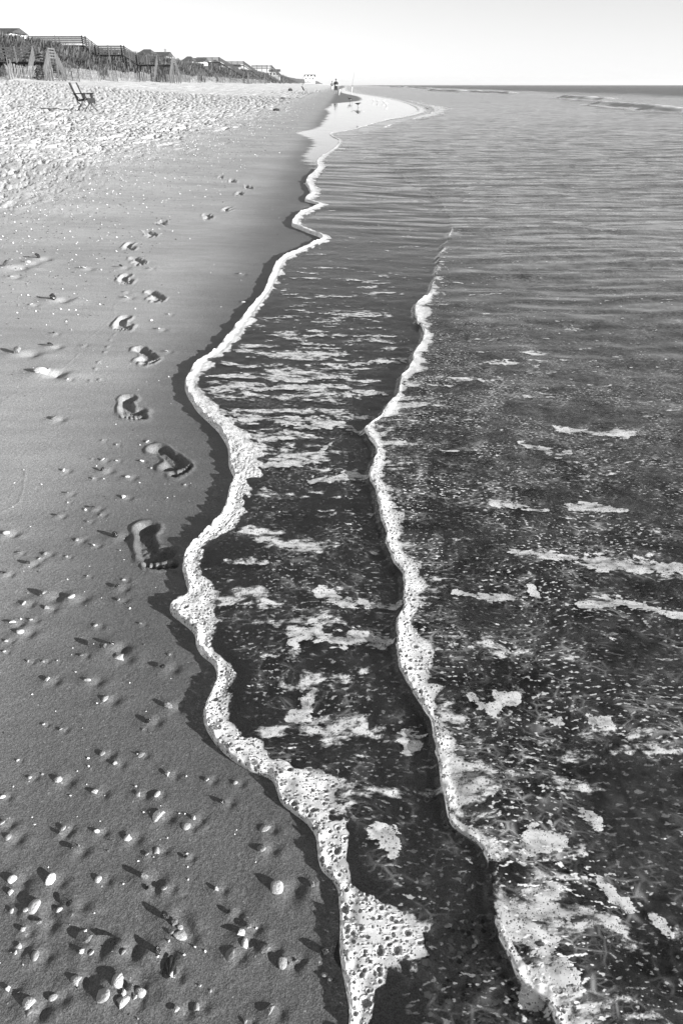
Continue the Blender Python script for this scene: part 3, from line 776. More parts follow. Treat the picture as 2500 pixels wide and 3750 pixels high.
def foam_strip(name, edge, width, height, label, far, nt, seed, base, frac_big, cover_fn):
    pys = np.concatenate([np.arange(3750, 900, -2.4), np.arange(900, far, -1.0)])
    d = np.array([dist_of(p) for p in pys])
    rows = np.concatenate([np.linspace(0.05, d[0], 90)[:-1], d])
    e = edge(rows)
    w = width(rows) * depth(rows) / F * (1.28 + 0.3 * (fbm(rows * 9 / (1 + .3 * rows), rows * 0, 1, seed) - 0.5) * 2 + 0.06 * (fbm(rows * 34 / (1 + .3 * rows), rows * 0 + 5, 3, seed + 7) - 0.5))
    sl = np.gradient(e, rows)
    # smooth the slope so the lip keeps an even width
    cth = 1 / np.sqrt(1 + np.clip(sl, -2.2, 2.2) ** 2)
    t = np.concatenate([np.linspace(0, 1, 22)[:-1] ** 1.6 * 0.22, np.linspace(0.22, 1, nt - 21)])[None, :]
    X = e[:, None] + w[:, None] * t
    Y = np.repeat(rows[:, None], t.shape[1], 1)
    pd = (w * cth)[:, None] * t                             # distance from the edge
    H = height(Y) * (0.85 + 0.35 * fbm(X * 22 / (1 + .2 * Y), Y * 22 / (1 + .2 * Y), 2, seed + 3))
    H = H * (0.8 + np.exp(-pd / 0.012) * 1.7 * fbm(X * 75 / (1 + .25 * Y), Y * 75 / (1 + .25 * Y), 2, seed + 5) ** 2.2)
    rl = H * 0.42
    lip = np.sqrt(np.clip(1 - (1 - np.clip(pd / rl, 0, 1)) ** 2, 0, 1))
    tail = 1 - 0.55 * ss(0.08, 0.45, t + 0 * Y) - 0.3 * ss(0.4, 1.0, t + 0 * Y)
    z = H * lip * tail
    z = z + lip * 0.004 * (fbm(X * 60, Y * 60, 2, seed + 4) - 0.5) * (H / 0.02)
    hb = np.full(X.shape, -1.0)
    for cell, fr, r0, r1 in ((0.024, 0.5 * frac_big, 0.0032, 0.0088), (0.013, 0.8 * frac_big, 0.0018, 0.0050)):
        hb = np.maximum(hb, worley_holes(X, Y, cell, fr, r0, r1, seed + int(cell * 1000)))
    keep_b = 1 - ss(1.3, 3.2, Y)
    dent = ss(0.0, 0.6, hb) * keep_b * lip
    z = z - dent * np.minimum(0.007, z * 0.5)
    rim = np.exp(-((hb + 0.12) / 0.16) ** 2) * keep_b * lip * 0.0014
    z = z + rim
    Z = base(X, Y) + z - 0.004 * (1 - lip)
    cover = cover_fn(X, Y, t + 0 * Y)
    o = grid_obj(name, X, Y, Z, M_FOAM, {'cover': cover, 'hole': dent, 'fine': (1 - ss(1.2, 4, Y)) * (0.5 + 0.5 * fbm(X * 5, Y * 5, 2, seed))})
    tag(o, label, 'foam', kind='stuff')
    return o

def base1(X, Y):
    z, _, _ = water_z(X, Y)
    return np.maximum(z, prof(X) - 0.002)

def cover1(X, Y, t):
    c = 1.05 - 0.75 * ss(0.22, 1.0, t + 0.8 * (fbm(X * 14, Y * 14, 3, 88) - 0.5)) - 0.75 * ss(0.62, 1.0, t + 0.7 * (fbm(X * 34, Y * 34, 2, 89) - 0.5) + 0.8 * (fbm(X * 9, Y * 9, 2, 90) - 0.5))
    gap = by_py([(4700, 0), (540, 0), (490, -.3), (440, -.3), (420, 0), (395, 0), (375, -.4), (350, -.6)])
    return np.clip(c + gap(Y), 0, 1)

foam_strip('leading_foam', lead, WIDTH1, by_py([(4700, .009), (3000, .011), (2600, .015), (2300, .018), (1800, .022), (1200, .024), (900, .03), (640, .03), (540, .015), (480, .012), (430, .03), (395, .06), (360, .02), (325, .02)]),
           'bubbly white foam lip along the edge of the wave on the sand', 330, 64, 101, base1, 1.0, cover1)

WIDTH2 = by_py([(4700, 200), (3750, 260), (3629, 300), (3521, 160), (3352, 110), (3227, 100), (3048, 120), (2900, 100), (2742, 130), (2646, 150), (2535, 150), (2407, 130), (2327, 110), (2232, 110), (2152, 120), (2072, 90),
                (1937, 80), (1849, 80), (1753, 90), (1602, 90), (1554, 90), (1466, 80), (1323, 80), (1235, 80), (1084, 60), (956, 50), (821, 40), (700, 30), (560, 26), (500, 24), (440, 40), (410, 70), (380, 56), (350, 30), (325, 20)])

def base2(X, Y):
    z, _, d2 = water_z(X, Y)
    return z

def cover2(X, Y, t):
    c = 0.98 - 0.95 * ss(0.08, 0.95, t + 0.9 * (fbm(X * 10, Y * 10, 3, 98) - 0.5))
    gap = by_py([(4700, -.1), (3500, 0), (3200, -.25), (2900, -.25), (2700, -.1), (2400, 0.1), (2200, .1), (1800, .05), (1500, -.08), (1200, -.12), (1050, -.16), (930, -.28), (820, -.5), (700, -.9), (500, -.8), (445, -.4), (420, 0), (400, .05), (375, -.4), (350, -.7)])
    c = c + gap(Y) - 0.12 + 1.1 * (fbm(X * 9 / (1 + .2 * Y), Y * 9 / (1 + .2 * Y), 3, 97) - 0.5)
    return np.clip(c - 0.5 * ss(0.85, 1, t), 0, 1)

foam_strip('second_wave_foam', lambda y: front2(y) + 0.008 + 0.0025 * np.clip(y, 0, 40), WIDTH2, by_py([(4700, .004), (2900, .005), (2300, .008), (1600, .010), (1200, .010), (900, .008), (520, .008), (430, .05), (400, .07), (350, .02)]),
           'frothy white foam crest on the second thin wave', 330, 56, 201, base2, 0.8, cover2)

# ------------------------------------------------------------------ breakers offshore
def make_breaker_mat():
    t = NT('breaking_foam')
    a = t.attr('cover')
    n = t.noise(t.pos(), 3.0, 4, 0.65)
    n2 = t.noise(t.pos((1, 1, 1)), 0.7, 3, 0.6)
    alpha = t.mr(t.math('ADD', a, t.math('MULTIPLY', t.math('SUBTRACT', t.math('ADD', t.math('MULTIPLY', n, .6), t.math('MULTIPLY', n2, .4)), 0.5), 2.2)), 0.35, 0.6)
    pr = t.n('BsdfPrincipled', {'Base Color': (0.82, 0.82, 0.82, 1), 'Roughness': 0.6, 'Normal': t.bump(n, 0.8, 0.12)})
    pr = t.n('MixShader', {0: 0.4, 1: pr.outputs[0], 2: t.n('BsdfTranslucent', {'Color': (0.85, 0.85, 0.85, 1)}).outputs[0]})
    wt = t.n('BsdfPrincipled', {'Base Color': (0.05, 0.05, 0.05, 1), 'Roughness': 0.12, 'IOR': 1.33, 'Normal': t.bump(n, 0.5, 0.1)})
    tr = t.n('BsdfTransparent')
    side = t.mr(t.attr('body'), .6, .9)
    bodym = t.n('MixShader', {0: t.math('MULTIPLY', side, 0.0), 1: tr.outputs[0], 2: wt.outputs[0]})
    return t.finish(t.n('MixShader', {0: alpha, 1: bodym.outputs[0], 2: pr.outputs[0]}).outputs[0])
M_BREAK = make_breaker_mat()

def breaker(x0, y0, x1, y1, h, label, seed, foam=1.0):
    n = 150
    s = np.linspace(0, 1, n)
    env = ss(0, 0.15, s) * (1 - ss(0.85, 1, s))
    cx = x0 + (x1 - x0) * s + (fbm(s * 7, s * 0, 3, seed) - 0.5) * 1.6 * min(2.0, abs(y1 - y0) / 20)
    cy = y0 + (y1 - y0) * s
    tt = np.linspace(-1.5, 3.0, 34)                       # shoreward (negative x) .. seaward
    T, S = np.meshgrid(tt, s)
    X = cx[:, None] + T * h * 2.6
    Y = np.repeat(cy[:, None], len(tt), 1)
    shape = np.where(T < 0, np.exp(-(T / 0.55) ** 2), np.exp(-(T / 1.3) ** 2))
    hh = 0.58 * h * env[:, None] * (0.6 + 0.6 * fbm(S * 7, S * 0, 3, seed + 1))
    Z = prof(np.array([0.6]))[0] + 0.0 + hh * shape + 0.25 * hh * (fbm(X * 2.2, Y * 2.2, 3, seed + 2) - 0.5) * shape - 0.12
    cover = foam * env[:, None] * np.where(T < 0.2, 1.0, np.exp(-((T - 0.2) / 0.9) ** 2)) * (0.55 + 0.7 * fbm(S * 9, T * 0.4, 2, seed + 3)) * ss(-1.5, -0.8, T + 0.3)
    o = grid_obj('breaking_wave', X, Y, Z, M_BREAK, {'cover': cover - 0.9 * (1 - env[:, None]), 'body': shape * env[:, None]})
    tag(o, label, 'wave', 'small waves breaking on the offshore bar')
def sea_at(px, py):
    dx, dy, dz = ray(px, py); t = (-0.06 - CAM_H) / dz
    return t * dx, t * dy
BREAKERS = [((2180, 375), (2580, 414), .45, 'long white breaking wave nearest the shore on the bar', 1.0),
            ((2060, 352), (2215, 367), .5, 'short breaking wave with a smooth shoulder behind the long breaker', .85),
            ((1680, 334), (1940, 345), .55, 'low white breaker running along the bar under the dark sea', .9),
            ((1570, 330), (1715, 337), .7, 'white breaker line beyond the wet sand with a second line behind', 1.0),
            ((1500, 320), (1592, 326), .9, 'white breaker behind the double line, under the horizon', 1.0),
            ((1430, 318), (1486, 320), .9, 'faint white breaker farthest along the shore', .9)]
for i, (p0, p1, h, lab, fm) in enumerate(BREAKERS):
    breaker(*sea_at(*p0), *sea_at(*p1), h, lab, 300 + 10 * i, fm)

# ------------------------------------------------------------------ shells and pebbles
def shell_mat(name, val, rough, var=0.2, stripes=0.0):
    t = NT(name)
    v = t.obj()
    n = t.noise(v, 3.0, 4, 0.6)
    inf = t.n('ObjectInfo').outputs['Random']
    col = t.math('MULTIPLY', t.mr(n, 0.25, 0.75, 1 - var, 1 + var), val)
    col = t.math('MULTIPLY', col, t.mr(inf, 0, 1, 0.4, 1.15, smooth=False))
    if stripes:
        w = t.n('TexWave', {'Vector': v, 'Scale': 5.0, 'Distortion': 2.0}).outputs['Fac']
        col = t.math('MULTIPLY', col, t.mr(w, 0, 1, 1 - stripes, 1.0))
    pr = t.n('BsdfPrincipled', {'Base Color': grey(t, col), 'Roughness': rough, 'Specular IOR Level': 0.4, 'Normal': t.bump(n, 0.3, 0.05)})
    return t.finish(pr)
M_SHW = shell_mat('white_shell', 0.6, 0.45)
M_SHP = shell_mat('pale_shell', 0.34, 0.5, 0.3)
M_SHS = shell_mat('striped_shell', 0.44, 0.45, 0.2, 0.35)
M_SHD = shell_mat('dark_shell', 0.03, 0.25, 0.4)
M_SHG = shell_mat('grey_chip', 0.2, 0.45, 0.4)

def sphere_mesh(nu, nv, fn):
    v = []; f = []
    for j in range(nv + 1):
        th = math.pi * j / nv
        for i in range(nu):
            ph = 2 * math.pi * i / nu
            v.append(fn(math.sin(th) * math.cos(ph), math.sin(th) * math.sin(ph), math.cos(th)))
    for j in range(nv):
        for i in range(nu):
            a, b = j * nu + i, j * nu + (i + 1) % nu
            f.append((a, a + nu, b + nu, b))
    return v, f

def make_mesh(name, v, f, mat, smooth=True):
    me = bpy.data.meshes.new(name); me.from_pydata(v, [], f); me.materials.append(mat)
    me.polygons.foreach_set('use_smooth', np.full(len(me.polygons), smooth, dtype=bool))
    me.validate(); return me

def pebble(seed, flat=0.55, mat=None, ang=0.12):
    r = random.Random(seed); k = [r.uniform(-1, 1) for _ in range(9)]
    def fn(x, y, z):
        s = 1 + ang * (k[0] * x * y + k[1] * x * x + k[2] * y * y * x + k[3] * x * z) + ang * 0.5 * math.sin(3 * x + k[4] * 3) * math.cos(2.6 * y + k[5] * 3)
        e = 0.5 * s
        zz = z * flat * (1 - 0.25 * (x + 0.2 * k[6])) 
        return (x * e * (1 + 0.1 * k[7]), y * e * (0.85 + 0.12 * k[8] * x), zz * e)
    v, f = sphere_mesh(14, 8, fn)
    return make_mesh('white_shell', v, f, mat)

def cockle(seed, mat, ribs=9, depthk=0.32, amp=0.03):
    """one half of a ribbed bivalve lying hollow side down, beak at -y"""
    v = []; f = []; na, nr = 4 * ribs + 1, 8
    for j in range(nr + 1):
        rr = j / nr
        for i in range(na):
            a = (i / (na - 1) - 0.5) * math.pi * 1.18
            L = (1.0 - 0.16 * (abs(a) / 1.85) ** 2)
            x = math.sin(a) * rr * L * 0.54; y = -0.5 + math.cos(a) * rr * L * 0.95 + 0.14 * rr
            hgt = depthk * math.sin(min(1, rr * 1.02) ** 0.75 * math.pi) ** 0.8 * (math.cos(a * 0.72) ** 0.8 * 0.9 + 0.1) if rr < 1 else 0
            hgt = max(hgt, 0.0) + (0.13 * math.exp(-(rr / 0.2) ** 2))
            hgt += amp * rr * math.cos(a / (math.pi * 1.18) * 2 * math.pi * ribs)
            v.append((x, y, hgt))
    for j in range(nr):
        for i in range(na - 1):
            a = j * na + i
            f.append((a, a + 1, a + na + 1, a + na))
    # underside
    b = len(v); v += [(x * 0.97, y * 0.97, z - 0.045) for x, y, z in v[:b]]
    f += [tuple(b + q for q in reversed(t)) for t in f[:]]
    for i in range(na - 1):
        a = nr * na + i; f.append((a, a + 1, a + 1 + b, a + b))
    return make_mesh('ribbed_shell', v, f, mat)

def chip(seed, mat, flat=0.5, curve=0.25):
    r = random.Random(seed); n = r.randint(5, 7)
    ang = sorted(r.uniform(0, 2 * math.pi) for _ in range(n))
    ang = [2 * math.pi * i / n + r.uniform(-.35, .35) for i in range(n)]
    rad = [r.uniform(0.32, 0.58) for _ in range(n)]
    v = []; f = []
    def zc(x, y): return flat * 0.55 - curve * (x * x + 0.4 * y * y) * 1.6 + 0.2 * x
    for lvl, k, dz in ((0, 1.0, -0.13), (1, 1.0, 0.0), (2, 0.72, 0.07), (3, 0.3, 0.10)):
        for a, q in zip(ang, rad):
            x, y = math.cos(a) * q * k, math.sin(a) * q * k
            v.append((x, y, zc(x, y) + dz + (r.uniform(-.03, .03) if lvl else 0)))
    for l in range(3):
        for i in range(n):
            a, b = l * n + i, l * n + (i + 1) % n
            f.append((a, b, b + n, a + n))
    f.append(tuple(3 * n + i for i in range(n))); f.append(tuple(reversed(range(n))))
    return make_mesh('shell_fragment', v, f, mat, False)

def oblong(seed, mat):
    r = random.Random(seed)
    bend = r.uniform(-.12, .12)
    def fn(x, y, z):
        sx = math.copysign(abs(x) ** 0.7, x); sy = math.copysign(abs(y) ** 0.8, y)
        return (0.5 * sx, 0.5 * sy + bend * (sx * sx - .5), 0.30 * z + 0.05 * math.cos(9 * x) * (z > 0) * 0.3)
    v, f = sphere_mesh(16, 7, fn)
    return make_mesh('oblong_shell', v, f, mat)

VAR = {'w': [pebble(i, 0.5, M_SHW if i % 3 else M_SHS) for i in range(6)], 'c': [cockle(i, M_SHS if i % 2 else M_SHW, 8 + i, 0.36 + .03 * i) for i in range(3)],
       'd': [chip(40 + i, M_SHD if i % 3 else M_SHG, 0.75, 0.1) for i in range(6)], 'f': [chip(60 + i, M_SHP if i % 2 else M_SHW, 0.6, 0.3) for i in range(7)], 'o': [oblong(i, M_SHW if i % 2 else M_SHS) for i in range(4)]}
NAME = {'w': ('white_shell', 'small smooth white shell bedded in damp grey sand'), 'c': ('ribbed_shell', 'pale domed ribbed half shell lying on damp sand'),
        'd': ('dark_shell', 'dark glossy shell chip casting shadow on damp sand'), 'f': ('shell_fragment', 'pale broken shell fragment half sunk in damp sand'),
        'o': ('oblong_shell', 'narrow pale oblong shell lying on damp sand')}
UNIQUE = {}
SMOOTH = [cockle(20 + i, (M_SHW, M_SHS, M_SHP)[i], 6, 0.40, 0.006) for i in range(3)]
def uni(px, py, lab):
    j = min(range(len(SH)), key=lambda i: (SH[i][0] - px) ** 2 + (SH[i][1] - py) ** 2)
    UNIQUE[j] = lab
uni(522 / 1.206, 2950 + 780 / 1.206, 'largest domed ribbed shell, at the top of a tight shell cluster')
uni(458 / 1.206, 2950 + 850 / 1.206, 'squarish white shell piece left of the big shell cluster')
uni(620 / 1.206, 2950 + 828 / 1.206, 'grey ribbed shell at the right end of the shell cluster')
uni(550 / 1.206, 2950 + 868 / 1.206, 'smooth white shell at the bottom of the shell cluster')
uni(575 / 1.206, 2950 + 805 / 1.206, 'black chip tucked between the shells of the cluster')
uni(127 / 1.206, 2950 + 880 / 1.206, 'big pale ribbed shell touching a smaller white shell')
uni(132 / 1.206, 2950 + 915 / 1.206, 'small white shell pressed against a big pale ribbed shell')
uni(1222 / 1.206, 2950 + 370 / 1.206, 'long upright white oval shell lying alone near the foam')
uni(1155 / 1.206, 2950 + 193 / 1.206, 'slanted white bean-shaped shell below a rounder white one')
uni(155 / 1.206, 2950 + 455 / 1.206, 'long ragged pale shell splinter with a round pebble beside it')
uni(605 / 1.568, 2200 + 285 / 1.568, 'tall black shell shard throwing the longest pointed shadow')
uni(655 / 1.568, 2200 + 268 / 1.568, 'second black shard leaning beside the tall black one')
uni(680 / 1.568, 2200 + 330 / 1.568, 'white pointed oval shell just below the two black shards')
uni(602 / 1.568, 2200 + 570 / 1.568, 'bright white egg-shaped shell with sand scoured round it, standing alone')
uni(940 / 1.568, 2200 + 390 / 1.568, 'round glossy black shell beside the foam with a drag mark')
uni(338 / 1.568, 2200 + 1035 / 1.568, 'half open ribbed shell with a deep shadow on its left')
uni(270 / 1.742, 900 + 815 / 1.742, 'ribbed shell in a deep scour hollow beside the footprints')
uni(335 / 1.742, 900 + 348 / 1.742, 'flat dark shell lying by itself on smooth sand below the tide line')
uni(45 / 1.742, 1500 + 795 / 1.742, 'white oval shell alone at the edge of the smooth sand')
uni(345 / 1.742, 1500 + 62 / 1.742, 'white oval shell with a tail of sand behind it, near the footprints')
for i, (x, y, w, k, e, r) in enumerate(SHW):
    nm, lab = NAME[k]
    kk = 'c' if (k == 'w' and i % 2) else k
    o = bpy.data.objects.new(nm, (SMOOTH if (k == 'w' and i % 2) else VAR[k])[i % (3 if kk == 'c' else len(VAR[k]))]); link(o)
    hh = {'w': .55, 'c': .62, 'd': .8, 'f': .6, 'o': .5}[k]
    if e > 1: sx, sy = w, w * 1.0; 
    sx = w * .9; sy = w * .9 * (e if e <= 1 else 1 / e)
    if e < 0.8: sy = min(w * 1.1, sy * 1.9)               # the list gives the foreshortened height
    if e > 1: sx, sy = w * 1.5, w * 1.15
    s_z = hh * w * 1.25
    o.scale = (sx, sy, s_z)
    if k == 'd': o.scale = (w * .8, w * .7, w * 1.05)
    if i in UNIQUE and 'tall black' in UNIQUE[i]: o.scale = (w * .7, w * .5, w * 1.5)
    o.rotation_euler = (random.uniform(-.4, .4), random.uniform(-.45, .25), R(r) + random.uniform(-.25, .25) + (random.uniform(0, 6.28) if kk in 'cdf' else 0))
    zb = sand_z(x, y)
    o.location = (x, y, zb + {'w': .12, 'c': -.03, 'd': -.05, 'f': .02, 'o': .07}[kk] * w)
    near = 'by the footprints' if y > 1.75 else 'on the sand around the two black shards' if y > .95 else 'in the shell scatter around the black fan shell'
    tag(o, UNIQUE.get(i, lab.replace('on damp sand', near).replace('in damp sand', near).replace('in damp grey sand', near)), 'shell', None if i in UNIQUE else nm.replace('_', ' ') + 's ' + near)
# the black fan of ribs
x, y, z = ground(752 / 1.206, 2950 + 718 / 1.206)
fan = bpy.data.objects.new('fan_shell', cockle(9, M_SHD, 5, 0.2, 0.09)); link(fan)
fan.location = (x, y, sand_z(x, y) + .001); fan.scale = (.022, .03, .014); fan.rotation_euler = (0, 0, R(6))
tag(fan, 'black fan-shaped shell with five raised ribs on damp sand', 'shell')

# shell grit and dark shade specks: too many to count
def build_grit_and_shade():
    vs = []; fs = []; tone = []
    r = random.Random(3)
    def add(x, y, s, tn):
        z = sand_z(x, y)
        b = len(vs); n = 5; a0 = r.uniform(0, 6.28)
        hgt = s * r.uniform(.3, .7)
        tx, ty = r.uniform(-.4, .4) * s, r.uniform(-.4, .4) * s
        for i in range(n):
            a = a0 + 6.283 * i / n; q = s * r.uniform(.35, .6)
            vs.append((x + math.cos(a) * q, y + math.sin(a) * q * .8, z - s * .1 + .2 * s * r.random()))
        vs.append((x + tx, y + ty, z + hgt))
        for i in range(n): fs.append((b + i, b + (i + 1) % n, b + n))
        tone.extend([tn] * (n + 1))
    for _ in range(16000):                                   # gravelly line at the foot of the dry sand
        py = 330 + 900 * r.random() ** 1.8
        d = dist_of(py)
        land = r.gauss(3.4, 1.0) if r.random() < .62 else r.uniform(1.0, 7.5)
        x = -0.45 - land
        if abs(x) > .55 * depth(d) + .4 or land < .6: continue
        s = r.uniform(.007, .02) * (0.6 + 0.05 * min(d, 28))
        add(x, d, s, .7 if r.random() < .2 else r.uniform(.02, .25))
    for _ in range(6500):                                   # dark specks standing in for footprint shade on the dry sand
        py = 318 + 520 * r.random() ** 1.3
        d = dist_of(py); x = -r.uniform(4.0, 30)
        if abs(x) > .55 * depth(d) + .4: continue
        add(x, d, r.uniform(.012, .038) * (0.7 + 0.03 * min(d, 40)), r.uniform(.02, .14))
    for _ in range(240):                                    # odd grains on the smooth sand
        py = 640 + 3100 * r.random()
        d = dist_of(py)
        xl = -.52 * depth(d); e = float(lead(np.array([d]))[0])
        x = r.uniform(xl, e - .08)
        add(x, d, r.uniform(.002, .006) * (1 + .15 * d), r.choice([.7, .6, .3, .06]))
    for _ in range(5200):                                   # coarse shell bits under the water near the camera
        py = 2500 + 1400 * r.random() ** .6
        d = dist_of(py)
        f = float(front2(np.array([d]))[0])
        x = f + r.uniform(-.38, .85)
        if x > .56 * depth(d) + .3 or x < float(lead(np.array([d]))[0]) + .12: continue
        if x < f and py < 3350: continue
        add(x, d, r.uniform(.004, .014), r.choice([.75, .5, .3, .12, .05]))
    o = mesh_obj('shell_grit_and_shade', vs, fs, None, None, False)
    a = o.data.attributes.new('tone', 'FLOAT', 'POINT'); a.data.foreach_set('value', np.array(tone, dtype=np.float32))
    t = NT('shell_grit_and_shade'); c = t.attr('tone')
    o.data.materials.append(t.finish(t.n('BsdfPrincipled', {'Base Color': grey(t, c), 'Roughness': 0.5}).outputs[0]))
    tag(o, 'scatter of tiny broken shell grit and dark shade specks on the sand', 'shell grit', kind='stuff')
build_grit_and_shade()

# ------------------------------------------------------------------ the dune
def crest_h(y):
    return 6.25 + 0.6 * (fbm(y * 0.022, y * 0 + 2, 3, 71) - 0.5) * 2 + 0.2 * ss(150, 400, y)
def dune_z(x, y):
    foot = -33.0 + 0.9 * (fbm(y * 0.13, y * 0, 2, 72) - 0.5) * 2
    t = (foot - x)
    ch = crest_h(y)
    base = prof(np.maximum(x, -33.0)) - 0.25
    rise = ss(-0.8, 13.0, t + 1.6 * (fbm(x * .22, y * .16, 3, 73) - 0.5))
    z = base + (ch - base) * (0.1 * ss(-.5, 3, t) + 0.9 * rise)
    z = z - 3.0 * ss(14, 30, t)
    return z + 0.45 * (fbm(x * 0.35, y * 0.3, 3, 74) - 0.5) * ss(0, 3, t)

def build_dune():
    ys = np.geomspace(34, 1500, 260); xs = np.concatenate([np.linspace(-30.8, -46, 60), np.linspace(-46.5, -110, 26)])
    X, Y = np.meshgrid(xs, ys)
    Z = dune_z(X, Y)
    veg = ss(1.0, 2.6, (-32.4 - X) + 1.4 * (fbm(X * .5, Y * .4, 2, 75) - 0.5))
    t = NT('dune_sand')
    n = t.noise(t.pos(), 1.2, 4, 0.65); v = t.attr('veg')
    col = t.mix(v, t.mr(n, .3, .7, .38, .55), t.mr(n, .3, .7, .035, .12))
    m = t.finish(t.n('BsdfPrincipled', {'Base Color': grey(t, col), 'Roughness': .95, 'Specular IOR Level': .1, 'Normal': t.bump(n, .7, .25)}).outputs[0])
    tag(grid_obj('dune', X, Y, Z, m, {'veg': veg}), kind='structure')
build_dune()

def build_grass():
    n = 52000
    y = 42 * np.exp(rng.random(n) ** 0.8 * math.log(620 / 42)); x = -33.0 - 14.5 * rng.random(n) ** 0.85
    keep = fbm(x * .8, y * .8, 2, 76) + 0.5 * ss(1.4, 3, -32 - x) + .25 * rng.random(n) > 0.72
    x = x[keep]; y = y[keep]; n = len(x)
    z = dune_z(x, y) - 0.05
    cl = fbm(x * .35, y * .35, 3, 77)
    h = (0.28 + 0.75 * rng.random(n) ** 2 * (0.4 + cl)) * (0.9 + .0012 * y)
    w = (0.016 + 0.03 * rng.random(n)) * (1 + y * 0.004)
    a = rng.random(n) * math.pi
    lx = (0.15 + .35 * rng.random(n)) * h; ly = (rng.random(n) - .35) * h * .5
    v = np.zeros((n, 5, 3), np.float32)
    ca, sa = np.cos(a) * w, np.sin(a) * w
    v[:, 0] = np.stack([x - ca, y - sa, z], -1); v[:, 1] = np.stack([x + ca, y + sa, z], -1)
    v[:, 2] = np.stack([x + ca * .8 + lx * .35, y + sa * .8 + ly * .35, z + h * .6], -1); v[:, 3] = np.stack([x - ca * .8 + lx * .35, y - sa * .8 + ly * .35, z + h * .6], -1)
    v[:, 4] = np.stack([x + lx, y + ly, z + h], -1)
    b = np.arange(n) * 5
    fs = np.concatenate([np.stack([b, b + 1, b + 2], -1), np.stack([b, b + 2, b + 3], -1), np.stack([b + 3, b + 2, b + 4], -1)])
    me = bpy.data.meshes.new('dune_grass')
    me.vertices.add(n * 5); me.vertices.foreach_set('co', v.reshape(-1))
    me.loops.add(fs.size); me.loops.foreach_set('vertex_index', fs.reshape(-1).astype(np.int32))
    me.polygons.add(len(fs)); me.polygons.foreach_set('loop_start', (np.arange(len(fs)) * 3).astype(np.int32))
    me.update(calc_edges=True)
    tone = np.repeat(np.clip(0.02 + 0.17 * rng.random(n) ** 2.0 + 0.2 * (cl - .5), .012, .3), 5).astype(np.float32)
    at_ = me.attributes.new('tone', 'FLOAT', 'POINT'); at_.data.foreach_set('value', tone)
    t = NT('dune_grass'); c = t.attr('tone')
    df = t.n('BsdfDiffuse', {'Color': grey(t, c)}); tl = t.n('BsdfTranslucent', {'Color': grey(t, c)})
    me.materials.append(t.finish(t.n('MixShader', {0: .3, 1: df.outputs[0], 2: tl.outputs[0]}).outputs[0]))
    o = link(bpy.data.objects.new('dune_grass', me))
    tag(o, 'wind-bent beach grass covering the dune', 'grass', kind='stuff')
build_grass()

# ------------------------------------------------------------------ wooden walkovers and stairs
M_WOOD = simple('weathered_wood', 0.07, .85, .5, 3.0, (1, 1, 6), .15)
M_WOODL = simple('pale_post_wood', 0.11, .85, .35, 3.0, (1, 1, .4), .15)

def rail_run(root, a, b, n_boards=4, posts=2, h=1.15, dn=0.0, first=True):
    """handrail along a deck edge: separate posts and boards"""
    a = Vector(a); b = Vector(b)
    for k in range(n_boards):
        z = h * (0.98 - k * 0.225)
        MB().bar(a + Vector((0, 0, z)), b + Vector((0, 0, z)), .13, .045).build('rail', M_WOOD, root)
    for i in range(posts):
        if i == 0 and not first: continue
        p = a.lerp(b, i / max(1, posts - 1))
        MB().box(p.x - .075, p.x + .075, p.y - .075, p.y + .075, p.z - dn if dn else p.z - .3, p.z + h + .12).build('post', M_WOODL, root)

def deck_run(root, a, b, w):
    a = Vector(a); b = Vector(b)
    MB().bar(a + Vector((0, 0, -.16)), b + Vector((0, 0, -.16)), .2, .06, (0, 0, 1)).build('joist', M_WOOD, root)
    n = max(2, int((b - a).length / .6))
    d = MB()
    for i in range(n):
        p = a.lerp(b, (i + .5) / n); q = (b - a) / n * .46
        d.hexa([p + Vector((-q.x, -w / 2, -q.z - .04)), p + Vector((q.x, -w / 2, q.z - .04)), p + Vector((q.x, w / 2, q.z - .04)), p + Vector((-q.x, w / 2, -q.z - .04)),
                p + Vector((-q.x, -w / 2, -q.z)), p + Vector((q.x, -w / 2, q.z)), p + Vector((q.x, w / 2, q.z)), p + Vector((-q.x, w / 2, -q.z))])
    d.build('deck', M_WOOD, root)

def flight(root, x0, x1, y, z, sgn, drop, run):
    """stairs from the landing towards -y or +y between x0 and x1"""
    for x in (x0, x1):
        a = Vector((x, y, z)); b = Vector((x, y + sgn * run, z - drop))
        MB().bar(a + Vector((0, 0, -.12)), b + Vector((0, 0, -.12)), .28, .05).build('stringer', M_WOOD, root)
        for k in range(5):
            hz = Vector((0, 0, 1.1 - k * .22))
            MB().bar(a + hz, b + hz, .12, .045).build('stair_rail', M_WOODL, root)
        for q in (0.02, .5, .98):
            p = a.lerp(b, q)
            MB().box(p.x - .07, p.x + .07, p.y - .07, p.y + .07, z - drop - .5, p.z + 1.2).build('post', M_WOODL, root)
    n = max(4, int(drop / .19))
    for i in range(n):
        p = Vector((0, y + sgn * run * (i + .5) / n, z - drop * (i + .5) / n))
        MB().box(x0 + .03, x1 - .03, p.y - .14, p.y + .14, p.z - .04, p.z).build('tread', M_WOOD, root)

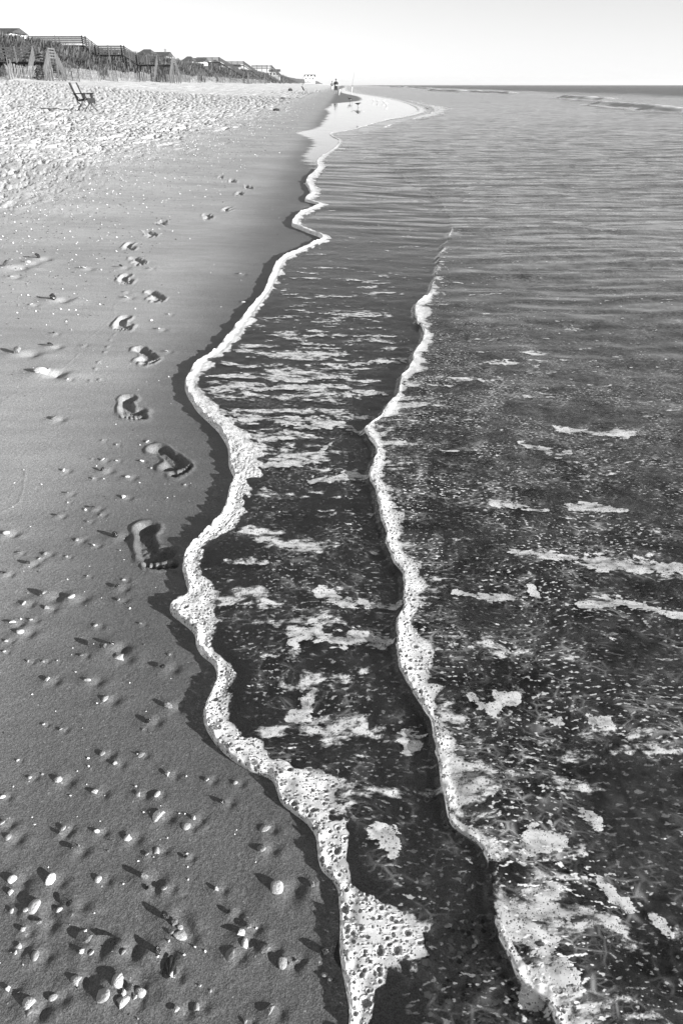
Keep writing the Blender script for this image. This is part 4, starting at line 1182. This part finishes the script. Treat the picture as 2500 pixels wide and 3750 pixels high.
def walkover(Y, path, w, label, x_st=None, both=True, posts=3, run=None):
    root = empty('beach_walkover', (path[-1][0], Y, prof(path[-1][0])))
    inv = Matrix.Translation(-Vector(root.location))
    sub = []
    before = set(bpy.data.objects)
    for (x0, z0), (x1, z1) in zip(path[:-1], path[1:]):
        deck_run(root, (x0, Y, z0), (x1, Y, z1), w)
        for i, yy in enumerate((Y - w / 2, Y + w / 2)):
            rail_run(root, (x0, yy, z0), (x1, yy, z1), 4, posts, 1.2, 2.2 if z0 == z1 else 1.2)
    xe, ze = path[-1]
    if x_st:
        drop = ze - 1.55
        rn = run or drop * 1.25
        flight(root, xe, xe + x_st, Y - w / 2, ze, -1, drop, rn)
        if both: flight(root, xe, xe + x_st, Y + w / 2, ze, 1, drop, rn)
        deck_run(root, (xe, Y, ze), (xe + x_st, Y, ze), w)
        # end rail facing the sea
        for k in range(4):
            z = ze + 1.15 * (0.98 - k * .225)
            MB().bar((xe + x_st, Y - w / 2, z), (xe + x_st, Y + w / 2, z), .13, .045).build('rail', M_WOODL, root)
    for o in set(bpy.data.objects) - before:
        if o.parent == root: o.data.transform(inv)
    tag(root, label, 'walkover', 'wooden walkovers crossing the dune')
walkover(86, [(-50, 6.4), (-43, 6.2), (-35.6, 3.2), (-31.9, 3.2)], 1.8, 'weathered boardwalk with paired stairs to the sand, nearest the folding chair', 1.6, True, 3)
walkover(139, [(-52, 6.75), (-43.1, 6.75), (-41.2, 5.45), (-36.8, 5.45), (-34.5, 4.05), (-31.1, 4.05)], 1.8, 'stepped boardwalk with a high middle landing and two long stair flights', 2.6, True, 3, 3.4)
walkover(262, [(-46, 7.3), (-39, 7.3), (-31.5, 3.4)], 2.0, 'dark boardwalk sloping straight down the dune past the tiled roofs', 1.5, False, 4)
walkover(318, [(-45, 7.6), (-38, 7.6), (-31.5, 3.6)], 2.0, 'second dark sloping boardwalk, close behind the first slope', 1.5, False, 4)
walkover(420, [(-46, 8.4), (-36, 8.4), (-31.5, 4.5)], 2.2, 'far boardwalk with a flat railed top on the dune', 1.5, False, 5)

# ------------------------------------------------------------------ sand fences
M_PICK = simple('fence_pickets', 0.22, .9, .5, 5.0, (1, 1, .5), .1)
FENCE_LAB = 'leaning picket sand fence section at the foot of the dune'
def fence(x0, y0, x1, y1, n, seed, far=False):
    r = random.Random(seed)
    root = empty('sand_fence', (x0, y0, 0))
    def gz(x, y): return max(float(prof(x)), float(dune_z(np.array([x]), np.array([y]))[0]))
    L = math.hypot(x1 - x0, y1 - y0); ux, uy = (x1 - x0) / L, (y1 - y0) / L
    root.location.z = gz(x0, y0)
    off = Vector(root.location)
    pk = MB()
    lean = r.uniform(-.16, .16); 
    for i in range(n):
        s = (i + .5) / n; x = x0 + (x1 - x0) * s; y = y0 + (y1 - y0) * s
        z = gz(x, y); h = 1.15 + .08 * math.sin(s * 9 + seed) + r.uniform(-.05, .05); w = .028 if not far else .05
        b = Vector((x, y, z - .12)) - off; t = b + Vector((lean * h * -uy + r.uniform(-.04, .04), lean * h * ux + r.uniform(-.04, .04), h + .12))
        pk.bar(b, t, w * 2, .018, (ux, uy, 0))
    p = pk.build('pickets', M_PICK, root); p['kind'] = 'stuff'
    for hz in (.3, .85):
        a = Vector((x0, y0, gz(x0, y0) + hz)) - off; b = Vector((x1, y1, gz(x1, y1) + hz)) - off
        MB().bar(a, b, .02, .02).build('wire', M_PICK, root)
    m = max(2, int(L / 2.6) + 1)
    for i in range(m):
        s = i / (m - 1); x = x0 + (x1 - x0) * s; y = y0 + (y1 - y0) * s
        b = Vector((x, y, gz(x, y) - .2)) - off
        MB().tube([b, b + Vector((r.uniform(-.1, .1), r.uniform(-.1, .1), 1.75 + r.uniform(-.2, .35)))], [.06, .05], 6).build('post', M_WOODL, root)
    where = ('picket sand fence section running before the nearest boardwalk stairs' if y0 < 84 else 'picket sand fence section between the paired stairs and the stepped boardwalk' if y0 < 126 else
             'picket sand fence section at the foot of the stepped boardwalk stairs' if y0 < 150 else 'picket sand fence section below the dark roofs on the dune' if y0 < 255 else 'distant picket sand fence section by the dark sloping boardwalks')
    tag(root, where, 'sand fence', where.replace('section', 'sections'))
yy = 58.0; k = 0
while yy < 330:
    L = 5.5 if yy < 170 else 9
    far = yy > 170
    fence(-30.4 + .5 * math.sin(k * 2.1), yy, -33.0 + .4 * math.sin(k), yy + L, int(L / (.13 if not far else .3)), k, far)
    if k % 2 == 0:
        fence(-33.1, yy + L + .3, -30.6, yy + L + 4.6, int(5 / (.15 if not far else .3)), 100 + k, far)
    yy += L * 1.12 + (4.0 if k % 2 == 0 else 1.0); k += 1

# ------------------------------------------------------------------ houses behind the dune
M_ROOF = simple('shingle_roof', 0.06, .85, .35, 1.2, (1, 1, 3), .2)
M_SIDE = simple('grey_siding', 0.26, .8, .2, 1.0, (.3, .3, 8), .2)
M_WSIDE = simple('white_siding', 0.75, .7, .1, 1.0, (.3, .3, 8), .3)
M_WIN = simple('window_glass', 0.03, .1, .1, 1.0, (1, 1, 1), .5)
M_TRIM = simple('white_trim', 0.75, .6, .1)

def house(px0, px1, py_ridge, py_eave, Y, label, wall=None, ridge_along='x', chimney=False, gables=0, hip=0.0):
    """gable-roofed house; its width and roof line taken from the photograph at distance Y"""
    x0, _, zr = at(px0, py_ridge, Y); x1, _, _ = at(px1, py_ridge, Y); _, _, ze = at(px0, py_eave, Y)
    W = x1 - x0; D = max(7.0, W * .55); g = 3.0
    root = empty('beach_house', ((x0 + x1) / 2, Y + D / 2, g))
    wall = wall or M_SIDE
    hx, hy = W / 2, D / 2; zr -= g; ze -= g
    MB().box(-hx, hx, -hy, hy, -1, ze).build('wall', wall, root)
    o = .45
    rf = MB()
    if ridge_along == 'x':
        rx = hx * (1 - hip) + (o if hip == 0 else 0)
        rf.hexa([(-hx - o, -hy - o, ze - .05), (hx + o, -hy - o, ze - .05), (hx + o, hy + o, ze - .05), (-hx - o, hy + o, ze - .05), (-rx, -.05, zr), (rx, -.05, zr), (rx, .05, zr), (-rx, .05, zr)])
    else:
        rf.hexa([(-hx - o, -hy - o, ze - .05), (hx + o, -hy - o, ze - .05), (hx + o, hy + o, ze - .05), (-hx - o, hy + o, ze - .05), (-.05, -hy - o, zr), (.05, -hy - o, zr), (.05, hy + o, zr), (-.05, hy + o, zr)])
    roof = rf.build('roof', M_ROOF, root)
    if chimney: MB().box(hx * .55, hx * .55 + .6, -.3, .3, ze, zr + .7).build('chimney', M_SIDE, root)
    for i in range(3):
        cx = -hx + W * (i + .5) / 3
        wdw = MB().box(cx - .55, cx + .55, -hy - .06, -hy + .05, ze - 1.9, ze - .6).build('window', M_WIN, root)
        MB().box(cx - .7, cx + .7, -hy - .045, -hy + .04, ze - 2.05, ze - .45).build('frame', M_TRIM, wdw)
    for i in range(gables):                                 # white gables along the seaward front
        cx = -hx + W * (i + .5) / gables; gw = W / gables * .42
        m = MB(); top = zr - .25 * (zr - ze)
        v = [(cx - gw, -hy - 1.6, ze - 3.2), (cx + gw, -hy - 1.6, ze - 3.2), (cx + gw, -hy - 1.6, ze), (cx, -hy - 1.6, top), (cx - gw, -hy - 1.6, ze)]
        v2 = [(a, b + 3.2, c) for a, b, c in v]
        f = [(0, 1, 2, 3, 4), (9, 8, 7, 6, 5)] + [(a, a + 5, (a + 1) % 5 + 5, (a + 1) % 5) for a in range(5)]
        gb = mesh_obj('gable', v + v2, f, M_WSIDE, root, False)
        MB().box(cx - .4, cx + .4, -hy - 1.68, -hy - 1.55, ze - 1.9, ze - .5).build('window', M_WIN, gb)
    tag(root, label, 'house', 'houses behind the dune')
house(-60, 34, 98, 118, 150, 'house with white gable edge above the left end of the dune', M_WSIDE)
house(506, 548, 178, 196, 205, 'small dark roof peak behind the stepped boardwalk', hip=.4)
house(535, 608, 188, 203, 215, 'long low dark roof with a railed deck on top, behind the stepped boardwalk', chimney=True)
house(668, 702, 205, 222, 250, 'dark hipped roof joined beside a longer flat roof on the dune', hip=.55)
house(702, 746, 211, 224, 255, 'longer flat-ridged dark roof with a white end wall', M_WSIDE)
house(758, 806, 217, 237, 285, 'steep pyramid roof with a white chimney on the dune', chimney=True, hip=.93)
house(812, 840, 233, 240, 330, 'small low dark roof right of the pyramid roof', hip=.3)
house(842, 873, 235, 244, 340, 'flat dark roof just before the sloping boardwalks')
house(985, 1022, 253, 261, 470, 'distant flat roof among the far dune grass')
house(1115, 1152, 273, 281, 640, 'big white house with a row of gables at the far end of the dune', M_WSIDE, gables=3)

# ------------------------------------------------------------------ folding camp chair
M_CLOTH = simple('black_canvas', 0.022, .8, .3, 8)
M_CLOTHL = simple('grey_canvas', 0.2, .8, .15, 8)
M_TUBE = simple('dark_steel', 0.03, .4, .2, 8, spec=.5)
def camp_chair():
    x, y, z = ground(318, 407)
    root = empty('camp_chair', (x, y, float(prof(x)) + .0), R(-14))
    # local: faces +x
    def tb(name, pts, r=.014): return MB().tube(pts, r, 6).build(name, M_TUBE, root, True)
    w = .27
    feet = [(.36, -w, 0), (.36, w, 0), (-.24, -w, 0), (-.24, w, 0)]
    tb('leg', [(.36, -w, 0), (-.22, -w, .60)]); tb('leg', [(.36, w, 0), (-.22, w, .60)])
    tb('leg', [(-.24, -w, 0), (.22, -w, .44)]); tb('leg', [(-.24, w, 0), (.22, w, .44)])
    tb('leg', [(.30, -w, 0), (.24, w, .42)], .012); tb('leg', [(.30, w, 0), (.24, -w, .42)], .012)
    tb('leg', [(-.24, -w, .02), (-.2, w, .42)], .012); tb('leg', [(-.24, w, .02), (-.2, -w, .42)], .012)
    tb('back_post', [(-.16, -w, .30), (-.40, -w, .98)], .015); tb('back_post', [(-.16, w, .30), (-.40, w, .98)], .015)
    tb('arm_post', [(.20, -w, .42), (.24, -w, .62)]); tb('arm_post', [(.20, w, .42), (.24, w, .62)])
    # cloth parts sag between the tubes
    def sheet(name, p00, p10, p11, p01, sag, mat, thick=.012):
        n = 8; v = []; f = []
        P = [Vector(q) for q in (p00, p10, p11, p01)]
        nrm = (P[1] - P[0]).cross(P[3] - P[0]).normalized()
        for lay in (0, 1):
            for j in range(n + 1):
                for i in range(n + 1):
                    a, b = i / n, j / n
                    q = P[0] * (1 - a) * (1 - b) + P[1] * a * (1 - b) + P[2] * a * b + P[3] * (1 - a) * b
                    q = q + Vector((0, 0, -sag)) * 4 * b * (1 - b) - nrm * thick * lay
                    v.append(q)
        m = (n + 1) ** 2
        for j in range(n):
            for i in range(n):
                a = j * (n + 1) + i
                f.append((a, a + 1, a + n + 2, a + n + 1)); f.append((m + a, m + a + n + 1, m + a + n + 2, m + a + 1))
        rim = [i for i in range(n + 1)] + [j * (n + 1) + n for j in range(1, n + 1)] + [n * (n + 1) + i for i in range(n - 1, -1, -1)] + [j * (n + 1) for j in range(n - 1, 0, -1)]
        for a, b in zip(rim, rim[1:] + rim[:1]): f.append((a, a + m, b + m, b))
        return mesh_obj(name, v, f, mat, root)
    sheet('seat', (-.20, -w, .40), (.28, -w, .45), (.28, w, .45), (-.20, w, .40), .05, M_CLOTH)
    bk = sheet('backrest', (-.20, -w, .42), (-.40, -w, .97), (-.40, w, .97), (-.20, w, .42), .0, M_CLOTHL)
    for s in (-1, 1):
        st = MB().bar((-.18, s * (w - .04), .40), (-.405, s * (w - .04), .975), .03, .11, (1, 0, .3)).build('side_band', M_CLOTH, root)
        sheet('armrest', (-.22, s * w - .05, .62), (.27, s * w - .05, .63), (.27, s * w + .05, .63), (-.22, s * w + .05, .62), .015, M_CLOTH, .02)
        MB().loft([ring(.16, s * w, .42, .035, .035), ring(.16, s * w, .60, .05, .05)]).build('cup_holder', M_CLOTH, root, True)
    sheet('seat_apron', (.285, -w, .28), (.29, -w, .46), (.29, w, .46), (.285, w, .28), .0, M_CLOTH)
    MB().box(.02, .12, -w - .03, -w + .03, .20, .34).build('side_pocket', M_CLOTHL, root)
    tag(root, 'empty folding camp chair with dark canvas and armrests on dry sand', 'chair')
camp_chair()

# ------------------------------------------------------------------ people
M_SKIN = simple('skin', 0.22, .55, .08, 5)
M_SHIRT = simple('dark_shirt', 0.02, .85, .3, 8)
M_SHORT = simple('dark_shorts', 0.016, .85, .3, 8)
M_LSHIRT = simple('mid_grey_shirt', 0.12, .85, .2, 8)
M_LSHORT = simple('pale_shorts', 0.5, .85, .1, 8)
M_CAP = simple('black_cap', 0.02, .7, .2, 8)
M_HAIR = simple('brown_hair', 0.05, .6, .3, 20)
M_PALE = simple('pale_plastic', 0.7, .4, .05)

def skin_body(name, joints, edges, mat, parent, sub=2):
    me = bpy.data.meshes.new(name)
    me.from_pydata([j[0] for j in joints], edges, [])
    o = link(bpy.data.objects.new(name, me))
    md = o.modifiers.new('skin', 'SKIN'); md.use_smooth_shade = True
    for i, j in enumerate(joints):
        sv = me.skin_vertices[0].data[i]
        r = j[1] if hasattr(j[1], '__len__') else (j[1], j[1])
        sv.radius = r; sv.use_root = (i == 0)
    ms = o.modifiers.new('sub', 'SUBSURF'); ms.levels = sub; ms.render_levels = sub
    bpy.context.view_layer.update()
    ev = o.evaluated_get(bpy.context.evaluated_depsgraph_get())
    m2 = bpy.data.meshes.new_from_object(ev)
    o.modifiers.clear(); o.data = m2
    m2.materials.clear(); m2.materials.append(mat)
    o.parent = parent
    return o

def person(loc, rz, H, label, shirt, shorts, cap, holding, name='person'):
    root = empty(name, loc, rz)
    s = H / 1.78
    # faces -y; arms bent, hands together in front of the belly
    J = [((0, 0, .95), (.13, .10)), ((0, .01, 1.18), (.13, .095)), ((0, .01, 1.38), (.15, .10)), ((0, 0, 1.50), (.06, .06)), ((0, -.01, 1.60), (.065, .075)), ((0, -.02, 1.70), (.08, .095)), ((0, -.01, 1.765), (.05, .06)),
         ((.18, .01, 1.42), .055), ((.26, .04, 1.15), .043), ((.10, -.20, 1.05), .03), ((.06, -.25, 1.06), .028), ((-.18, .01, 1.42), .055), ((-.26, .04, 1.15), .043), ((-.10, -.20, 1.05), .03), ((-.06, -.25, 1.06), .028),
         ((.10, 0, .86), .09), ((.12, -.02, .50), .06), ((.12, .02, .30), .055), ((.13, .03, .08), .036), ((.14, -.12, .03), .032), ((-.10, 0, .86), .09), ((-.13, -.02, .50), .06), ((-.13, .02, .30), .055), ((-.15, .03, .08), .036), ((-.17, -.12, .03), .032)]
    E = [(0, 1), (1, 2), (2, 3), (3, 4), (4, 5), (5, 6), (2, 7), (7, 8), (8, 9), (9, 10), (2, 11), (11, 12), (12, 13), (13, 14), (0, 15), (15, 16), (16, 17), (17, 18), (18, 19), (0, 20), (20, 21), (21, 22), (22, 23), (23, 24)]
    J = [((p[0] * s, p[1] * s, p[2] * s), tuple(q * s for q in (r if hasattr(r, '__len__') else (r, r)))) for p, r in J]
    skin_body('body', J, E, M_SKIN, root)
    def rg(z, rx, ry, cy=0, cx=0): return [(a * s, b * s, c * s) for a, b, c in ring(cx, cy, z, rx, ry, 14)]
    sh = MB().loft([rg(.90, .185, .135), rg(1.0, .18, .135), rg(1.18, .185, .13, .01), rg(1.35, .215, .135, .01), rg(1.44, .20, .12, .01), rg(1.50, .10, .09, 0), rg(1.52, .075, .08, 0)], cap=False)
    for q in (1, -1):
        sh.tube([(q * .16 * s, .01 * s, 1.43 * s), (q * .22 * s, .02 * s, 1.30 * s), (q * .262 * s, .04 * s, 1.17 * s)], [.085 * s, .085 * s, .075 * s], 10)
    sh.build('shirt', shirt, root, True)
    st = MB().loft([rg(.98, .18, .13), rg(.88, .195, .14), rg(.80, .19, .135)], cap=False)
    for q in (1, -1):
        st.loft([rg(.86, .10, .125, 0, q * .095), rg(.70, .105, .115, -.01, q * .11), rg(.47, .10, .10, -.02, q * .125)], cap=False)
    st.build('shorts', shorts, root, True)
    # hands: palm with five fingers each
    for q in (1, -1):
        hd = MB().tube([(q * .085 * s, -.215 * s, 1.05 * s), (q * .03 * s, -.275 * s, 1.07 * s)], [.03 * s, .036 * s], 8)
        for i in range(4):
            b = Vector((q * (.035 - .0) * s, (-.262 - .008 * i) * s, (1.10 - .02 * i) * s)); ln = (.05, .058, .055, .042)[i] * s
            hd.tube([b, b + Vector((-q * ln * .6, -ln * .45, -.004 * s)), b + Vector((-q * ln * .9, -ln * .05, -.012 * s))], [.010 * s, .009 * s, .007 * s], 6)
        b = Vector((q * .07 * s, -.245 * s, 1.085 * s)); hd.tube([b, b + Vector((-q * .02 * s, -.03 * s, .04 * s)), b + Vector((-q * .045 * s, -.035 * s, .045 * s))], [.012 * s, .010 * s, .008 * s], 6)
        hd.build('hand', M_SKIN, root, True)
    # face
    for q in (1, -1):
        MB().loft([[(q * .033 * s + .012 * s * math.cos(a), (-.106 + .004 * k) * s, 1.695 * s + .008 * s * math.sin(a)) for a in np.linspace(0, 5.5, 8)] for k in (0, 3)]).build('eye', M_HAIR, root, True)
        MB().tube([(q * .082 * s, 0, 1.665 * s), (q * .095 * s, .012 * s, 1.69 * s), (q * .086 * s, .01 * s, 1.715 * s)], [.012 * s, .016 * s, .011 * s], 6).build('ear', M_SKIN, root, True)
    MB().tube([(0, -.105 * s, 1.70 * s), (0, -.132 * s, 1.665 * s), (0, -.108 * s, 1.655 * s)], [.009 * s, .015 * s, .008 * s], 6).build('nose', M_SKIN, root, True)
    MB().tube([(-.025 * s, -.098 * s, 1.63 * s), (0, -.106 * s, 1.628 * s), (.025 * s, -.098 * s, 1.63 * s)], .006 * s, 6).build('mouth', M_HAIR, root, True)
    hr = MB().loft([rg(1.66, .088, .085, .03), rg(1.72, .096, .108, 0), rg(1.77, .085, .095, 0), rg(1.80, .05, .055, 0), rg(1.81, .01, .01, 0)])
    hr.build('hair', M_HAIR, root, True)
    if cap:
        cp_ = MB().loft([rg(1.725, .104, .116, -.005), rg(1.77, .098, .11, -.005), rg(1.81, .065, .075, 0), rg(1.825, .012, .012, 0)])
        cp_.loft([rg(1.725, .085, .075, -.13), rg(1.74, .085, .075, -.12)])
        cp_.build('cap', M_CAP, root, True)
    tag(root, label, 'person')
    return root
px_, py_, pz_ = ground(1230, 345)
person((px_, py_, sand_z(px_, py_)), R(4), 1.80, 'person in black cap, dark shirt and dark shorts standing barefoot, hands together', M_SHIRT, M_SHORT, True, None)
# what the standing person holds
hold = MB().loft([[(a, b, c) for a, b, c in ring(0, 0, zz, rr, rr * .7, 10)] for zz, rr in ((-.07, .05), (-.03, .085), (.04, .085), (.08, .05))]).build('bait_bag', M_PALE, None, True)
hold.location = (px_ + .03, py_ - .34, sand_z(px_, py_) + 1.06)
tag(hold, 'pale bait bag held at the waist by the standing person', 'bag')
cx_, cy_, cz_ = ground(1216, 337)
person((cx_, cy_, sand_z(cx_, cy_)), R(25), 1.62, 'person in grey shirt and pale shorts behind the one in the black cap', M_LSHIRT, M_LSHORT, False, None)

# ------------------------------------------------------------------ fishing rods and holders
M_ROD = simple('rod_blank', 0.12, .4, .1)
def rod_holder(px, py, h, label):
    x, y, z = ground(px, py)
    z = sand_z(x, y)
    m = MB(); n = 12
    m.loft([ring(0, 0, -.15, .045, .045, n), ring(0, 0, h, .045, .045, n), ring(0, 0, h, .036, .036, n), ring(0, 0, h - .2, .036, .036, n)])
    o = m.build('rod_holder', M_PALE, None, True); o.location = (x, y, z); o.rotation_euler = (R(3), R(8), 0)
    tag(o, label, 'rod holder', None)
    return x, y, z
def rod(px, py, L, lean, label):
    x, y, z = ground(px, py); z = sand_z(x, y)
    root = empty('fishing_rod', (x, y, z + .25)); root.rotation_euler = (R(3), R(lean), 0)
    MB().tube([(0, 0, 0), (0, 0, .75)], .022, 8).build('grip', M_CLOTH, root, True)
    MB().tube([(0, 0, .75), (0, 0, L * .6), (.03, 0, L * .85), (.09, 0, L)], [.018, .014, .010, .006], 6).build('blank', M_ROD, root, True)
    rl = MB().tube([(-.05, -.09, .82), (.06, -.09, .82)], .05, 10); rl.tube([(0, 0, .82), (0, -.09, .82)], .018, 6)
    reel = rl.build('reel', M_TUBE, root, True)
    MB().tube([(.06, -.09, .82), (.09, -.09, .9)], .01, 6).build('handle', M_TUBE, reel, True)
    for q in (.45, .6, .75, .88): 
        MB().tube([(.01 + .03 * math.cos(a), -.035, L * q + .03 * math.sin(a)) for a in np.linspace(0, 6.2, 9)], .004, 5, False).build('guide', M_TUBE, root, True)
    tag(root, label, 'fishing rod')
rod_holder(1286, 343, .95, 'white tube rod holder in the wet sand with a rod in it')
rod(1286, 343, 2.9, 9, 'tall surf fishing rod standing in a white tube at the water')
rod_holder(1241, 349, .65, 'empty short white tube holder beside the person in the black cap')
rod(1108, 334, 3.2, 1, 'thin upright fishing rod beside the low beach chair far up the sand')

# ------------------------------------------------------------------ low beach chair, bags, log
def low_chair(px, py):
    x, y, z = ground(px, py); z = sand_z(x, y)
    root = empty('beach_chair', (x, y, z), R(20))
    for s in (-.28, .28):
        MB().tube([(-.30, s, 0), (.32, s, 0), (.32, s, .42), (-.25, s, .45)], .016, 6).build('side_frame', M_TUBE, root, True)
        MB().tube([(-.10, s, .2), (-.48, s, .80)], .016, 6).build('back_post', M_TUBE, root, True)
    MB().box(-.12, .34, -.26, .26, .20, .23).build('seat', M_CLOTHL, root)
    MB().bar((-.12, 0, .25), (-.46, 0, .78), .50, .02, (0, 1, 0)).build('backrest', M_CLOTH, root)
    tag(root, 'low dark beach chair far up the sand below the dune', 'chair')
low_chair(1116, 337)
def bag(px, py, w, h, label, mat, nm='beach_bag'):
    x, y, z = ground(px, py); z = sand_z(x, y)
    root = empty(nm, (x, y, z), R(10))
    def rr(zz, a, b): return [(a * math.copysign(abs(math.cos(t)) ** .6, math.cos(t)), b * math.copysign(abs(math.sin(t)) ** .6, math.sin(t)), zz) for t in np.linspace(0, 2 * math.pi, 16, endpoint=False)]
    MB().loft([rr(0, w * .5, w * .3), rr(h * .3, w * .52, w * .32), rr(h * .75, w * .45, w * .24), rr(h * .95, w * .25, w * .12)]).build('body', mat, root, True)
    MB().tube([(-w * .2, 0, h * .8), (-w * .12, 0, h * 1.2), (w * .12, 0, h * 1.2), (w * .2, 0, h * .8)], w * .035, 6).build('handle', mat, root, True)
    tag(root, label, 'bag')
bag(1063, 333, .75, .4, 'dark beach bag lying beside the low beach chair', M_CLOTH)
bag(1012, 406, .32, .10, 'low black bag alone on the shell line of the dry sand', M_CLOTH)
bag(1035, 360, .5, .18, 'small flat dark bag in the middle of the dry sand', M_CLOTH)
x, y, z = ground(1003, 330); 
lg = MB().tube([(-1.4, 0, .12), (-.5, .05, .16), (.4, 0, .15), (1.5, -.08, .1)], [.10, .17, .16, .09], 10).build('driftwood_log', M_WOOD, None, True)
lg.location = (-29.6, 255, float(prof(-29.6))); lg.rotation_euler = (0, 0, R(12)); tag(lg, 'dark driftwood log lying in front of the sand fences', 'log')
# flag pole far on the dune
fx, fy, fz = at(985, 262, 400)
MB().tube([(0, 0, -1.5), (0, 0, 5.6)], [.07, .05], 8).build('flag_pole', M_PALE, None, True)
fp = bpy.data.objects['flag_pole']; fp.location = (fx, fy, fz); tag(fp, 'bare pale pole rising above the far dune roofs', 'pole')

# ------------------------------------------------------------------ shore birds
M_BIRD = simple('brown_feathers', 0.06, .7, .4, 14)
M_BIRDL = simple('pale_feathers', 0.55, .7, .15, 14)
M_BILL = simple('dark_bill', 0.02, .5, .1)
def loft_axis(pts, nseg=10):
    """(x, z, ry, rz) stations along x -> rings"""
    return [[(x, ry * math.cos(a), z + rz * math.sin(a)) for a in np.linspace(0, 2 * math.pi, nseg, endpoint=False)] for x, z, ry, rz in pts]
def wader(px, py, h, rz, label, back, belly, group=None, stoop=0.0):
    x, y, z = ground(px, py); z = sand_z(x, y)
    root = empty('shore_bird', (x, y, z), rz); s = h / .34
    bd = MB().loft(loft_axis([(-.17 * s, .20 * s, .005 * s, .004 * s), (-.10 * s, .195 * s, .028 * s, .025 * s), (0, .19 * s, .045 * s, .048 * s), (.07 * s, .205 * s, .042 * s, .045 * s), (.115 * s, (.245 - .5 * stoop) * s, .025 * s, .028 * s), (.135 * s, (.29 - stoop) * s, .020 * s, .024 * s), (.15 * s, (.315 - stoop * 1.1) * s, .023 * s, .023 * s), (.175 * s, (.315 - stoop * 1.2) * s, .012 * s, .012 * s)]))
    bd.build('body', back, root, True)
    MB().loft(loft_axis([(-.08 * s, .172 * s, .02 * s, .014 * s), (0, .158 * s, .038 * s, .02 * s), (.07 * s, .175 * s, .034 * s, .02 * s), (.1 * s, .2 * s, .02 * s, .02 * s)])).build('belly', belly, root, True)
    MB().tube([(.17 * s, 0, (.315 - stoop * 1.2) * s), (.235 * s, 0, (.30 - stoop * 1.6) * s)], [.007 * s, .003 * s], 6).build('bill', M_BILL, root, True)
    for q in (1, -1):
        MB().loft(loft_axis([(-.18 * s, .205 * s, .004 * s, .006 * s), (-.05 * s, .21 * s, .012 * s, .03 * s), (.06 * s, .21 * s, .012 * s, .03 * s), (.085 * s, .21 * s, .004 * s, .01 * s)])).build('wing', back, root, True).location = (0, q * .036 * s, 0)
        MB().tube([(.0, q * .02 * s, .15 * s), (-.02 * s, q * .022 * s, .08 * s), (.01 * s, q * .024 * s, .005 * s), (.045 * s, q * .024 * s, .003 * s)], [.007 * s, .006 * s, .005 * s, .004 * s], 6).build('leg', M_BILL, root, True)
    tag(root, label, 'bird', group)
wader(1281, 375, .40, R(160), 'brown long-legged shore bird standing upright on the wet sand', M_BIRD, M_BIRDL)
wader(1310, 394, .36, R(-25), 'dark shore bird stooping to feed on the mirror-wet sand', M_BIRD, M_BIRD, None, .06)
for q in ((1366, 372, R(10)), (1381, 377, R(170)), (1404, 377, R(20)), (1413, 388, R(-160))):
    wader(q[0], q[1], .24, q[2], 'small pale shore bird near the broken wave edge', M_BIRDL, M_BIRDL, 'small pale shore birds on the wet sand')
def flying():
    x, y, z = at(1310, 413, 31.0)
    root = empty('flying_bird', (x, y, z), R(75))
    MB().loft(loft_axis([(-.13, .01, .03, .004), (-.08, 0, .02, .015), (0, 0, .034, .034), (.06, .005, .03, .03), (.1, .02, .018, .02), (.125, .025, .018, .018), (.15, .02, .005, .006)])).build('body', M_BIRD, root, True)
    MB().tube([(.145, 0, .02), (.20, 0, .008)], [.006, .002], 6).build('bill', M_BILL, root, True)
    for q in (1, -1):
        v = []; f = []; n = 8
        for lay in (0, 1):
            for i in range(n + 1):
                t = i / n; yy = q * (.02 + .25 * t); zz = .03 + .07 * math.sin(t * 1.9) - .07 * t * t - .008 * lay * (1 - t)
                c = .075 * (1 - .75 * t ** 1.6); xo = .03 - .09 * t * t
                v += [(xo + c * .5, yy, zz), (xo, yy, zz + .006 * (1 - lay)), (xo - c * .8, yy, zz - .004)]
        m = 3 * (n + 1)
        for i in range(n):
            for k in range(2):
                a = 3 * i + k
                f.append((a, a + 1, a + 4, a + 3)); f.append((m + a, m + a + 3, m + a + 4, m + a + 1))
            f.append((3 * i, 3 * i + 3, m + 3 * i + 3, m + 3 * i)); f.append((3 * i + 2, m + 3 * i + 2, m + 3 * i + 5, 3 * i + 5))
        mesh_obj('wing', v, f, M_BIRD if q > 0 else M_BIRDL, root)
    tag(root, 'shore bird gliding low over the wet sand with wings spread', 'bird')
flying()

# ------------------------------------------------------------------ sea haze: even, thin air round the whole place
M_HAZE = bpy.data.materials.new('sea_haze'); M_HAZE.use_nodes = True
_nt = M_HAZE.node_tree; _nt.nodes.clear()
_o = _nt.nodes.new('ShaderNodeOutputMaterial'); _v = _nt.nodes.new('ShaderNodeVolumePrincipled')
_v.inputs['Color'].default_value = (0.9, 0.9, 0.9, 1)
_v.inputs['Density'].default_value = 0.00018
_v.inputs['Anisotropy'].default_value = 0.2
_nt.links.new(_v.outputs[0], _o.inputs['Volume'])
tag(MB().box(-130, 5300, -8, 9200, -4, 24).build('haze', M_HAZE), kind='stuff')
